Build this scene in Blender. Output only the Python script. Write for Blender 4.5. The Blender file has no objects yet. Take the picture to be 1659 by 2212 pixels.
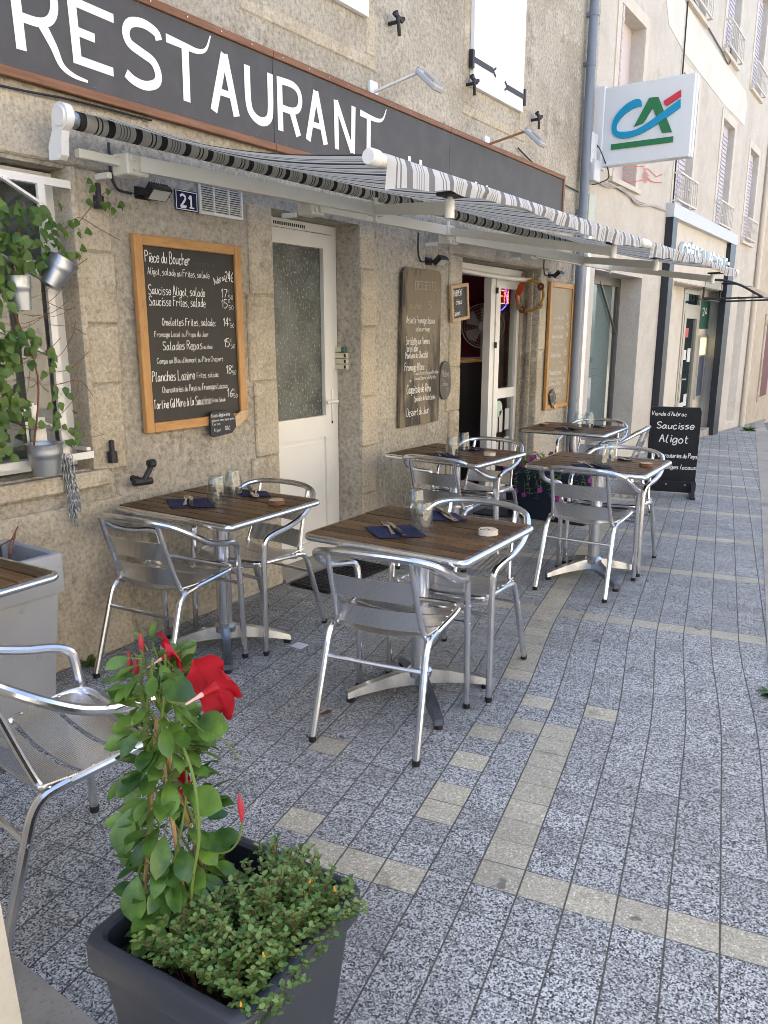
import bpy, bmesh, math, random
from mathutils import Vector, Matrix
R = math.radians
random.seed(7)
S = bpy.context.scene
COL = S.collection

# ------------------------------------------------------------------ camera, sky, sun, exposure
cd = bpy.data.cameras.new("camera"); cam = bpy.data.objects.new("camera", cd); COL.objects.link(cam)
yaw, pitch = R(34.4), R(13.2)
h = Vector((-math.sin(yaw), math.cos(yaw), 0)); rgt = Vector((math.cos(yaw), math.sin(yaw), 0)); zz = Vector((0, 0, 1))
fw = math.cos(pitch) * h - math.sin(pitch) * zz
up = math.sin(pitch) * h + math.cos(pitch) * zz
m = Matrix((rgt, up, -fw)).transposed().to_4x4(); m.translation = Vector((2.99, 0, 1.472))
cam.matrix_world = m
cd.sensor_fit = 'HORIZONTAL'; cd.sensor_width = 36.0; cd.lens = 36.0 * 1661 / 1659
cd.clip_start = 0.05; cd.clip_end = 300
S.camera = cam
W = bpy.data.worlds.new("World"); S.world = W; W.use_nodes = True
nt = W.node_tree; bg = nt.nodes['Background']
sky = nt.nodes.new('ShaderNodeTexSky'); sky.sky_type = 'NISHITA'; sky.sun_disc = False
SUN_EL, SUN_AZ = 52.0, 250.0      # azimuth clockwise from +Y: the sun stands behind the restaurant
sky.air_density = .75; sky.dust_density = 3.0; sky.ozone_density = .4
sky.sun_elevation = R(SUN_EL); sky.sun_rotation = R(SUN_AZ)
nt.links.new(sky.outputs[0], bg.inputs[0]); bg.inputs[1].default_value = 0.15
sd = bpy.data.lights.new("sun", 'SUN'); sun = bpy.data.objects.new("sun", sd); COL.objects.link(sun)
sd.energy = 4.0; sd.angle = R(0.5); sd.color = (1, 0.93, 0.82)
sv = Vector((math.sin(R(SUN_AZ)) * math.cos(R(SUN_EL)), math.cos(R(SUN_AZ)) * math.cos(R(SUN_EL)), math.sin(R(SUN_EL))))
sun.rotation_euler = sv.to_track_quat('Z', 'Y').to_euler()
S.view_settings.view_transform = 'Standard'; S.view_settings.look = 'None'
S.view_settings.exposure = 2.32; S.view_settings.gamma = 1
S.cycles.max_bounces = 10; S.cycles.transmission_bounces = 8; S.cycles.transparent_max_bounces = 12
S.cycles.filter_width = 0.9; S.cycles.caustics_reflective = False; S.cycles.caustics_refractive = False
try:
    S.cycles.use_denoising = True; S.cycles.denoiser = 'OPENIMAGEDENOISE'
except Exception: pass

# ------------------------------------------------------------------ mesh helpers
class MB:
    def __init__(s): s.v = []; s.f = []; s.m = []; s.mi = 0; s.uv = None
    def add(s, vs, fs):
        o = len(s.v); s.v += [Vector(p) for p in vs]
        for f in fs: s.f.append(tuple(i + o for i in f)); s.m.append(s.mi)
        return s
    def box(s, x0, x1, y0, y1, z0, z1):
        return s.add([(x0,y0,z0),(x1,y0,z0),(x1,y1,z0),(x0,y1,z0),(x0,y0,z1),(x1,y0,z1),(x1,y1,z1),(x0,y1,z1)],
            [(0,3,2,1),(4,5,6,7),(0,1,5,4),(1,2,6,5),(2,3,7,6),(3,0,4,7)])
    def bar(s, a, b, w, t, upv=(0,0,1)):       # rectangular bar from a to b, w across, t along up
        a, b = Vector(a), Vector(b); d = (b - a).normalized(); u = Vector(upv)
        x = d.cross(u)
        if x.length < 1e-4: x = d.cross(Vector((1,0,0)))
        x.normalize(); u = x.cross(d)
        x = x * w / 2; u = u * t / 2
        return s.add([a-x-u,a+x-u,a+x+u,a-x+u,b-x-u,b+x-u,b+x+u,b-x+u],
            [(0,1,2,3),(4,7,6,5),(0,4,5,1),(1,5,6,2),(2,6,7,3),(3,7,4,0)])
    def rbox(s, x0, x1, y0, y1, z0, z1, r=0.01, seg=2):
        b = bmesh.new(); bmesh.ops.create_cube(b, size=1)
        for v in b.verts: v.co = Vector(((x0+x1)/2+v.co.x*(x1-x0), (y0+y1)/2+v.co.y*(y1-y0), (z0+z1)/2+v.co.z*(z1-z0)))
        bmesh.ops.bevel(b, geom=b.edges[:], offset=r, segments=seg, affect='EDGES', profile=0.5)
        b.verts.index_update()
        s.add([v.co.copy() for v in b.verts], [[v.index for v in f.verts] for f in b.faces]); b.free(); return s
    def tube(s, pts, r, n=10, closed=False, smooth=0, cap=True):
        P = [Vector(p) for p in pts]
        if smooth: P = spline(P, smooth, closed)
        N = len(P); rs = r if isinstance(r, (list, tuple)) else [r] * N
        if len(rs) != N: rs = [rs[min(int(i * len(rs) / N), len(rs)-1)] + 0*i for i in range(N)]
        T = []
        for i in range(N):
            a = P[(i-1) % N] if closed or i > 0 else P[0]; b = P[(i+1) % N] if closed or i < N-1 else P[-1]
            t = b - a; T.append(t.normalized() if t.length > 1e-9 else Vector((0,0,1)))
        nrm = T[0].orthogonal().normalized(); vs = []; 
        for i in range(N):
            nrm = nrm - T[i] * nrm.dot(T[i]); nrm.normalize(); bn = T[i].cross(nrm)
            for k in range(n):
                a = 2*math.pi*k/n; vs.append(P[i] + (nrm*math.cos(a) + bn*math.sin(a)) * rs[i])
        fs = []
        for i in range(N if closed else N-1):
            j = (i+1) % N
            for k in range(n): fs.append((i*n+k, i*n+(k+1)%n, j*n+(k+1)%n, j*n+k))
        if cap and not closed: fs.append(tuple(range(n-1,-1,-1))); fs.append(tuple((N-1)*n+k for k in range(n)))
        return s.add(vs, fs)
    def lathe(s, prof, c=(0,0,0), n=24, axis='z', close=False):
        vs = []; c = Vector(c)
        for r_, z_ in prof:
            for k in range(n):
                a = 2*math.pi*k/n; x, y = r_*math.cos(a), r_*math.sin(a)
                p = (x, y, z_) if axis == 'z' else ((z_, x, y) if axis == 'x' else (y, z_, x))
                vs.append(c + Vector(p))
        fs = []; M = len(prof)
        for i in range(M if close else M-1):
            j = (i+1) % M
            for k in range(n): fs.append((i*n+k, i*n+(k+1)%n, j*n+(k+1)%n, j*n+k))
        return s.add(vs, fs)
    def prism(s, poly, ax, a0, a1):            # polygon in the two other axes, extruded along ax
        def P(p, t):
            q = list(p); q.insert(ax, t); return tuple(q)
        n = len(poly); vs = [P(p, a0) for p in poly] + [P(p, a1) for p in poly]
        return s.add(vs, [tuple(range(n-1,-1,-1)), tuple(range(n, 2*n))] + [(i,(i+1)%n,n+(i+1)%n,n+i) for i in range(n)])
    def xf(s, M, start=0):
        for i in range(start, len(s.v)): s.v[i] = M @ s.v[i]
        return s
    def build(s, name, mat, parent=None, smooth=35, local=False):
        me = bpy.data.meshes.new(name)
        off = Vector((0,0,0)) if (parent is None or local) else wloc(parent)
        me.from_pydata([v - off for v in s.v], [], s.f)
        for mm in (mat if isinstance(mat, (list, tuple)) else [mat]): me.materials.append(mm)
        if any(s.m): me.polygons.foreach_set('material_index', s.m)
        bm = bmesh.new(); bm.from_mesh(me); bmesh.ops.recalc_face_normals(bm, faces=bm.faces); bm.to_mesh(bm and me); bm.free()
        if smooth:
            me.polygons.foreach_set('use_smooth', [True]*len(me.polygons)); me.set_sharp_from_angle(angle=R(smooth))
        o = bpy.data.objects.new(name, me); COL.objects.link(o)
        if parent: o.parent = parent
        return o
def wloc(o):
    p = Vector((0,0,0))
    while o: p += o.location; o = o.parent
    return p
def spline(P, k, closed=False):
    out = []; N = len(P)
    for i in range(N if closed else N-1):
        p0 = P[(i-1) % N] if closed or i > 0 else P[0]*2 - P[1]; p1 = P[i]; p2 = P[(i+1) % N]
        p3 = P[(i+2) % N] if closed or i < N-2 else P[-1]*2 - P[-2]
        for j in range(k):
            t = j / k
            out.append(0.5*((2*p1) + (p2-p0)*t + (2*p0-5*p1+4*p2-p3)*t*t + (3*p1-p0-3*p2+p3)*t*t*t))
    if not closed: out.append(P[-1])
    return out
def fillet(P, r, k=4):
    P = [Vector(p) for p in P]; out = [P[0]]
    for i in range(1, len(P)-1):
        a, b, c = P[i-1], P[i], P[i+1]; ra = min(r, (a-b).length*.48); rc = min(r, (c-b).length*.48)
        p = b + (a-b).normalized()*ra; q = b + (c-b).normalized()*rc
        for j in range(k+1):
            t = j/k; out.append(p*(1-t)**2 + b*2*t*(1-t) + q*t*t)
    out.append(P[-1]); return out
def thing(name, label, cat, loc=(0,0,0), group=None, rz=0):
    o = bpy.data.objects.new(name, None); COL.objects.link(o); o.location = loc; o.rotation_euler = (0,0,rz)
    o.empty_display_size = 0.1; o['label'] = label; o['category'] = cat
    if group: o['group'] = group
    return o
def tag(o, label, cat, group=None):
    o['label'] = label; o['category'] = cat
    if group: o['group'] = group
    return o
def copy_thing(src, label, loc, rz=0):
    r = src.copy(); COL.objects.link(r); r.location = loc; r.rotation_euler = (0,0,rz); r['label'] = label
    for ch in list(src.children):
        c = ch.copy(); COL.objects.link(c); c.parent = r
        for g in list(ch.children):
            d = g.copy(); COL.objects.link(d); d.parent = c
    return r

# ------------------------------------------------------------------ material helpers
def mat(name, color, rough=0.6, metal=0.0, spec=0.5, trans=0.0, ior=1.45, emit=None, estr=0.0, bump=None, vary=None, coat=0.0):
    """bump=(scale, strength, distance); vary=[(scale, colour, low, high), ...] noise mixed over the base colour"""
    M = bpy.data.materials.new(name); M.use_nodes = True; n = M.node_tree.nodes; l = M.node_tree.links
    b = n['Principled BSDF']; b.inputs['Base Color'].default_value = (*color, 1); b.inputs['Roughness'].default_value = rough
    b.inputs['Metallic'].default_value = metal; b.inputs['Specular IOR Level'].default_value = spec
    b.inputs['Transmission Weight'].default_value = trans; b.inputs['IOR'].default_value = ior
    b.inputs['Coat Weight'].default_value = coat
    if emit: b.inputs['Emission Color'].default_value = (*emit, 1); b.inputs['Emission Strength'].default_value = estr
    tc = n.new('ShaderNodeTexCoord'); src = tc.outputs['Object']
    if vary:
        prev = None
        for sc, colr, lo, hi in vary:
            t = n.new('ShaderNodeTexNoise'); t.inputs['Detail'].default_value = 6; t.inputs['Roughness'].default_value = .6
            if isinstance(sc, tuple):
                mp = n.new('ShaderNodeMapping'); mp.inputs['Scale'].default_value = sc; l.new(src, mp.inputs[0]); l.new(mp.outputs[0], t.inputs['Vector']); t.inputs['Scale'].default_value = 1
            else: l.new(src, t.inputs['Vector']); t.inputs['Scale'].default_value = sc
            rp = n.new('ShaderNodeMapRange'); rp.inputs[1].default_value = lo; rp.inputs[2].default_value = hi; l.new(t.outputs[0], rp.inputs[0])
            mx = n.new('ShaderNodeMix'); mx.data_type = 'RGBA'; l.new(rp.outputs[0], mx.inputs[0])
            if prev is None: mx.inputs[6].default_value = (*color, 1)
            else: l.new(prev, mx.inputs[6])
            mx.inputs[7].default_value = (*colr, 1); prev = mx.outputs[2]
        l.new(prev, b.inputs['Base Color'])
    if bump:
        sc, st, di = bump
        t = n.new('ShaderNodeTexNoise'); t.inputs['Detail'].default_value = 5; t.inputs['Roughness'].default_value = .65
        if isinstance(sc, tuple):
            mp = n.new('ShaderNodeMapping'); mp.inputs['Scale'].default_value = sc; l.new(src, mp.inputs[0]); l.new(mp.outputs[0], t.inputs['Vector']); t.inputs['Scale'].default_value = 1
        else: l.new(src, t.inputs['Vector']); t.inputs['Scale'].default_value = sc
        bp = n.new('ShaderNodeBump'); bp.inputs['Strength'].default_value = st; bp.inputs['Distance'].default_value = di
        l.new(t.outputs[0], bp.inputs['Height']); l.new(bp.outputs[0], b.inputs['Normal'])
    return M
def nodes(M): return M.node_tree.nodes, M.node_tree.links, M.node_tree.nodes['Principled BSDF']
def thin_glass(name, tint=(1,1,1), refl=0.1, wavy=None):
    M = bpy.data.materials.new(name); M.use_nodes = True; n = M.node_tree.nodes; l = M.node_tree.links
    n.remove(n['Principled BSDF']); out = n['Material Output']
    tr = n.new('ShaderNodeBsdfTransparent'); tr.inputs[0].default_value = (*tint, 1)
    gl = n.new('ShaderNodeBsdfGlossy'); gl.inputs['Roughness'].default_value = 0.02
    fr = n.new('ShaderNodeFresnel'); fr.inputs[0].default_value = 1.5
    ad = n.new('ShaderNodeMath'); ad.operation = 'MULTIPLY_ADD'; l.new(fr.outputs[0], ad.inputs[0]); ad.inputs[1].default_value = 1.1; ad.inputs[2].default_value = refl; ad.use_clamp = True
    ge = n.new('ShaderNodeNewGeometry'); iv = n.new('ShaderNodeMath'); iv.operation = 'SUBTRACT'; iv.inputs[0].default_value = 1; l.new(ge.outputs['Backfacing'], iv.inputs[1]); m2 = n.new('ShaderNodeMath'); m2.operation = 'MULTIPLY'; l.new(ad.outputs[0], m2.inputs[0]); l.new(iv.outputs[0], m2.inputs[1]); ad = m2
    mx = n.new('ShaderNodeMixShader'); l.new(ad.outputs[0], mx.inputs[0]); l.new(tr.outputs[0], mx.inputs[1]); l.new(gl.outputs[0], mx.inputs[2]); l.new(mx.outputs[0], out.inputs[0])
    if wavy:
        t = n.new('ShaderNodeTexNoise'); tc = n.new('ShaderNodeTexCoord'); t.inputs['Scale'].default_value = wavy[0]; l.new(tc.outputs['Object'], t.inputs['Vector'])
        bp = n.new('ShaderNodeBump'); bp.inputs['Distance'].default_value = wavy[1]; l.new(t.outputs[0], bp.inputs['Height']); l.new(bp.outputs[0], gl.inputs['Normal'])
    return M

# --- rough-cast render: pebbly bump, mottled and stained, relief shading painted into the colour
def stucco(name, base, dark, light, scale=55, dist=0.006, strength=.9, pit=.62):
    M = mat(name, base, 0.95, spec=.2); n, l, b = nodes(M); tc = n.new('ShaderNodeTexCoord'); o = tc.outputs['Object']
    def noise(sc, det=6, ro=.6):
        t = n.new('ShaderNodeTexNoise'); t.inputs['Scale'].default_value = sc; t.inputs['Detail'].default_value = det; t.inputs['Roughness'].default_value = ro; l.new(o, t.inputs['Vector']); return t.outputs[0]
    def ramp(a, lo, hi, t0=0, t1=1):
        r = n.new('ShaderNodeMapRange'); r.inputs[1].default_value = lo; r.inputs[2].default_value = hi; r.inputs[3].default_value = t0; r.inputs[4].default_value = t1; l.new(a, r.inputs[0]); return r.outputs[0]
    def mix(f, a, c):
        x = n.new('ShaderNodeMix'); x.data_type = 'RGBA'; l.new(f, x.inputs[0])
        if isinstance(a, tuple): x.inputs[6].default_value = (*a, 1)
        else: l.new(a, x.inputs[6])
        x.inputs[7].default_value = (*c, 1); return x.outputs[2]
    g = noise(scale, 8, .78); g2 = noise(scale*2.7, 3)
    c = mix(ramp(noise(1.3, 8, .65), .44, .66), base, dark)
    c = mix(ramp(noise(4.5, 8, .7), .5, .68, 0, .7), c, light)
    c = mix(ramp(noise(2.3, 9, .72), .56, .70, 0, pit), c, tuple(q*.48 for q in dark))
    c = mix(ramp(g, .50, .30, 0, pit), c, tuple(q*.30 for q in base))  # shade of the hollows painted in, crests lightened next, following the bump noise
    c = mix(ramp(g, .52, .70, 0, pit*.8), c, tuple(min(1, q*1.45) for q in base))
    l.new(c, b.inputs['Base Color'])
    ad = n.new('ShaderNodeMath'); ad.operation = 'MULTIPLY_ADD'; l.new(g2, ad.inputs[0]); ad.inputs[1].default_value = .35; l.new(g, ad.inputs[2])
    bp = n.new('ShaderNodeBump'); bp.inputs['Strength'].default_value = strength; bp.inputs['Distance'].default_value = dist; l.new(ad.outputs[0], bp.inputs['Height']); l.new(bp.outputs[0], b.inputs['Normal'])
    return M
def granite(name, base, dark, light, scale=60):
    M = stucco(name, base, dark, light, scale, .004, .9, .85); return M

M_STUC = stucco('rough_render', (.53,.488,.405), (.38,.34,.27), (.65,.615,.535), 36, .018, 1, .9)
M_STONE = granite('granite_block', (.48,.425,.33), (.33,.285,.215), (.60,.55,.45))
M_BANK = stucco('bank_render', (.54,.505,.445), (.47,.435,.375), (.60,.57,.51), 45, .004, .6, .3)
M_BANKTRIM = mat('bank_trim', (.60,.555,.475), .9, vary=[(3,(.53,.485,.405),.45,.7)], bump=(60,.3,.002))
M_BANKPALE = mat('bank_patch', (.66,.625,.56), .9, vary=[(2,(.60,.56,.49),.4,.7)], bump=(60,.3,.002))
M_OPP = mat('cream_wall', (.66,.60,.49), .9, vary=[(.8,(.56,.50,.40),.4,.7)])
M_WHITE = mat('white_pvc', (.76,.755,.725), .35, vary=[(2,(.68,.67,.63),.5,.75),(9,(.58,.56,.50),.66,.76)])
M_WHITEPAINT = mat('white_paint', (.80,.80,.80), .5, vary=[((1,6,1),(.74,.74,.75),.5,.7)])
M_SHUTTER = mat('lavender_shutter', (.52,.50,.56), .6)
M_IRON = mat('black_iron', (.018,.018,.02), .5, spec=.5)
M_CREAMIRON = mat('cream_iron', (.62,.58,.5), .6, vary=[(30,(.4,.3,.2),.62,.75)])
M_ALU = mat('polished_aluminium', (.78,.78,.79), .22, metal=1, vary=[(9,(.68,.68,.69),.4,.7)], bump=((260,260,20),.05,.0004))
M_CAST = mat('cast_aluminium', (.40,.425,.46), .26, metal=1, vary=[(14,(.28,.30,.33),.45,.7)], bump=(60,.15,.001))
M_RUB = mat('black_rubber', (.012,.012,.013), .6)
M_CREAM = mat('cream_metal', (.70,.69,.62), .4, vary=[(6,(.62,.6,.5),.5,.8),(40,(.45,.3,.18),.72,.8)])
M_GALV = mat('galvanised', (.40,.42,.44), .36, metal=.9, vary=[(16,(.4,.42,.44),.4,.65)], bump=(25,.1,.001))
M_PIPE = mat('grey_zinc', (.19,.225,.27), .45, vary=[((8,8,1.2),(.13,.155,.19),.45,.7)])
M_DGREY = mat('anthracite_plastic', (.028,.032,.041), .40, vary=[(3,(.036,.040,.048),.4,.7),(22,(.07,.07,.072),.66,.74)], bump=(300,.08,.0004))
M_LGREY = mat('pale_grey_plastic', (.33,.34,.355), .45, vary=[(3,(.29,.30,.315),.4,.7),(14,(.24,.235,.225),.64,.74)])
M_NAVYP = mat('navy_plastic', (.012,.022,.045), .45)
M_SOIL = mat('soil', (.035,.022,.014), 1, vary=[(60,(.012,.008,.006),.45,.6),(120,(.12,.08,.045),.62,.7)], bump=(70,1,.012))
M_NAVY = mat('navy_paper', (.014,.017,.055), .85, bump=(400,.2,.0006))
M_STEEL = mat('cutlery_steel', (.62,.61,.6), .2, metal=1)
M_BLACK = mat('black_plastic', (.012,.012,.013), .35)
M_SLATE = mat('chalkboard', (.020,.018,.016), .55, vary=[(5,(.03,.028,.025),.45,.7)])
M_CHALK = mat('chalk_paint', (.80,.80,.78), .8)
M_CHALKDIM = mat('faded_chalk', (.42,.36,.27), .8)
M_LETTER = mat('white_lettering', (.80,.80,.79), .6, vary=[(18,(.7,.7,.7),.5,.75)])
M_SIGN = mat('sign_panel', (.055,.054,.057), .6, vary=[(6,(.07,.069,.072),.45,.7)])
M_PANELPALE = mat('pale_sign_panel', (.66,.69,.70), .3)
M_GREEN = mat('sign_green', (.015,.16,.055), .4); M_TEAL = mat('sign_blue', (.0,.26,.46), .4); M_RED = mat('sign_red', (.55,.03,.05), .4)
M_NUMBER = mat('enamel_navy', (.012,.018,.065), .2)
M_BLIND = mat('grey_blind', (.15,.15,.15), .8)
M_DARKROOM = mat('maroon_wall', (.42,.13,.17), .8); M_DARK = mat('dark_panel', (.008,.008,.01), .5)
M_TABLEWOODS = None
def woodmat(name, c0, c1, sc=(6,60,60), rough=.45, bumpd=.0012):
    return mat(name, c0, rough, vary=[(sc,c1,.35,.68),((sc[0]*.5,sc[1]*3,sc[2]*3),tuple(q*.5 for q in c0),.58,.75)], bump=((sc[0],sc[1]*2,sc[2]*2),.4,bumpd))
M_SLAT = woodmat('weathered_teak', (.062,.029,.010), (.17,.092,.038), (7,55,55), .42)
n, l, b = nodes(M_SLAT); old = b.inputs['Base Color'].links[0].from_socket; tc = n.new('ShaderNodeTexCoord'); sp_ = n.new('ShaderNodeSeparateXYZ'); l.new(tc.outputs['Object'], sp_.inputs[0])
q_ = n.new('ShaderNodeMath'); q_.operation = 'MULTIPLY_ADD'; l.new(sp_.outputs[1], q_.inputs[0]); q_.inputs[1].default_value = 9/.581; q_.inputs[2].default_value = 4.5
f_ = n.new('ShaderNodeMath'); f_.operation = 'FLOOR'; l.new(q_.outputs[0], f_.inputs[0]); oi = n.new('ShaderNodeObjectInfo'); a_ = n.new('ShaderNodeMath'); a_.operation = 'ADD'; l.new(f_.outputs[0], a_.inputs[0]); l.new(oi.outputs['Random'], a_.inputs[1])
wn_ = n.new('ShaderNodeTexWhiteNoise'); wn_.noise_dimensions = '1D'; l.new(a_.outputs[0], wn_.inputs['W']); rp_ = n.new('ShaderNodeMapRange'); rp_.inputs[3].default_value = .55; rp_.inputs[4].default_value = 1.35; l.new(wn_.outputs[0], rp_.inputs[0])
vm_ = n.new('ShaderNodeVectorMath'); vm_.operation = 'SCALE'; l.new(old, vm_.inputs[0]); l.new(rp_.outputs[0], vm_.inputs['Scale']); l.new(vm_.outputs[0], b.inputs['Base Color'])
M_OAKX = woodmat('honey_wood', (.40,.20,.065), (.50,.28,.10), (40,8,40), .5)       # boards hang in the YZ plane
M_OAKZ = woodmat('honey_wood_upright', (.40,.20,.065), (.50,.28,.10), (40,40,7), .5)
M_BROWN = woodmat('brown_wood', (.15,.062,.026), (.23,.105,.05), (40,4,40), .55)
M_LOG = woodmat('log_slice', (.48,.33,.18), (.58,.43,.26), (40,40,40), .7)
M_BARKY = mat('log_bark', (.16,.075,.04), .9, bump=(90,.6,.002)); M_BARKPALE = mat('birch_bark', (.62,.55,.44), .9, vary=[(60,(.2,.15,.1),.6,.7)])
M_PLANK = mat('painted_plank', (.19,.152,.096), .6, vary=[((5,5,1.6),(.03,.024,.017),.47,.56),((60,60,4),(.16,.12,.07),.5,.72)])
M_CANE = mat('bamboo', (.42,.27,.12), .6)
M_TUMB = thin_glass('tumbler_glass', (.90,.93,.93), .07)
M_THINGLASS = thin_glass('window_glass', (.86,.9,.88), .05)
M_DOORGLASS = mat('mottled_glass', (.10,.115,.105), .12, spec=.5, vary=[(6,(.055,.065,.06),.45,.6),((75,75,48),(.30,.31,.27),.56,.66)], bump=((70,70,45),.8,.006))
M_BANKGLASS = thin_glass('bank_glass', (.75,.8,.8), .10)

def leafmat(name, c, c2, rough=.4, tl=.25, scale=14):
    M = mat(name, c, rough, vary=[(scale,c2,.4,.62)]); n, l, b = nodes(M); out = n['Material Output']
    tb = n.new('ShaderNodeBsdfTranslucent'); tb.inputs[0].default_value = (c[0]*1.3, c[1]*.9, c[2]*.9, 1) if c[0] > c[1]*2 else (c[0]*2.2+.03, c[1]*1.7+.03, c[2]*.8, 1)
    mx = n.new('ShaderNodeMixShader'); mx.inputs[0].default_value = tl
    l.new(b.outputs[0], mx.inputs[1]); l.new(tb.outputs[0], mx.inputs[2]); l.new(mx.outputs[0], out.inputs[0]); return M
M_LEAF = leafmat('mandevilla_leaf', (.026,.080,.020), (.17,.30,.05), .24, .22, 8)
M_LEAFB = leafmat('small_leaf', (.070,.15,.035), (.21,.30,.085), .4, .18, 30)
M_VINE = leafmat('vine_leaf', (.042,.10,.020), (.11,.19,.035), .45, .25, 9)
M_STEM = mat('green_stem', (.14,.20,.04), .6); M_STEMR = mat('reddish_stem', (.17,.07,.04), .7)
M_PETAL = leafmat('red_petal', (.42,.006,.016), (.55,.012,.03), .5, .15); M_PETALIN = mat('pale_petal', (.75,.45,.42), .6)
M_PINK = leafmat('magenta_petal', (.42,.03,.34), (.5,.08,.42), .6, .2)
M_YEL = mat('orange_bud', (.7,.3,.03), .6)

# ------------------------------------------------------------------ stroke lettering (hand-written chalk)
GL = {'a':"452604123345 464352",'b':"0902 0426443202",'c':"452604123243",'d':"452604123345 4942",'e':"0444452604123243",'f':"492822 0646",
'g':"452604123345 46412001",'h':"0902 04264542",'i':"1612 1817",'j':"26211000 2827",'k':"0902 460442",'l':"19041222",'m':"0602 04263532 34566562",
'n':"0602 04264542",'o':"260412324426",'p':"0600 0526443202",'q':"452604123345 4640",'r':"0602 042645",'s':"46260534432202",'t':"18132232 0636",
'u':"06031233 4642",'v':"062246",'w':"0612355266",'x':"0642 4602",'y':"0623 462200",'z':"06460242",
'A':"0229 2952 1545",'B':"0902 0939473606 36543202",'C':"583907042253",'D':"0902 093957543202",'E':"5909 0902 0252 0646",'F':"5909 0902 0646",
'G':"58390704225355 5535",'H':"0902 5952 0656",'I':"1912",'J':"49442203",'L':"0902 0252",'M':"0209 0935 3569 6962",'N':"0209 0952 5259",
'O':"29070422444729",'P':"0902 0939573606",'R':"0902 0939573606 2652",'S':"5839081645532203",'T':"0959 2922",'U':"0904224449",'V':"0922 2259",
'0':"29070422444729",'1':"0729 2922",'2':"08294702 0242",'4':"3904 0454 3932",'5':"4909 0906 0636542202",'6':"49160422442504",'7':"0949 4912",
'8':"260829482604224426",'E$':"",'€':"493806042253 0545",',':"1211",'.':"1213",':':"1213 1516","'":"1918",'é':"0444452604123243 2738",'è':"0444452604123243 1827",
'à':"452604123345 464352 1827",'É':"5909 0902 0252 0646 2a3b",'-':"0545",'!':"1914 1213",'%':"0209 1817"}
def glyph(ch):
    out = []; w = 0
    for st in GL.get(ch, "").split():
        P = [Vector((int(st[i],16), int(st[i+1],16) - 2)) for i in range(0, len(st), 2)]
        w = max(w, max(p.x for p in P)); out.append(P)
    return out, w
def ribbon(mb, P2, o, rv, uv_, nv, wd, lift=0.0):
    n = len(P2); vs = []
    for i in range(n):
        a = P2[max(0, i-1)]; b = P2[min(n-1, i+1)]; t = (b - a)
        t = t.normalized() if t.length > 1e-9 else Vector((1, 0)); s = Vector((-t.y, t.x)) * wd / 2
        for q in (P2[i] + s, P2[i] - s): vs.append(o + rv*q.x + uv_*q.y + nv*lift)
    mb.add(vs, [(2*i, 2*i+1, 2*i+3, 2*i+2) for i in range(n-1)])
def write(mb, txt, o, rv, uv_, nv, size, width=None, wd=None, slant=.08, wob=0.12):
    o, rv, uv_, nv = map(Vector, (o, rv, uv_, nv)); k = size/7.0
    lay = []; x = 0
    for ch in txt:
        if ch == ' ': x += 3.2; continue
        st, w = glyph(ch); dy = random.uniform(-wob, wob)*2; sc = random.uniform(.94, 1.06)
        for P in st: lay.append([Vector((x + p.x*sc + slant*p.y, p.y*sc + dy)) for p in P])
        x += w*sc + 1.7
    kx = k if width is None else width/max(x-1.7, 1)
    for i, P in enumerate(lay):
        P = [Vector((p.x*kx, p.y*k)) for p in P]
        if len(P) > 2: P = spline(P, 3)
        ribbon(mb, P, o, rv, uv_, nv, wd or size*.075, .0002*(i % 5))

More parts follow.
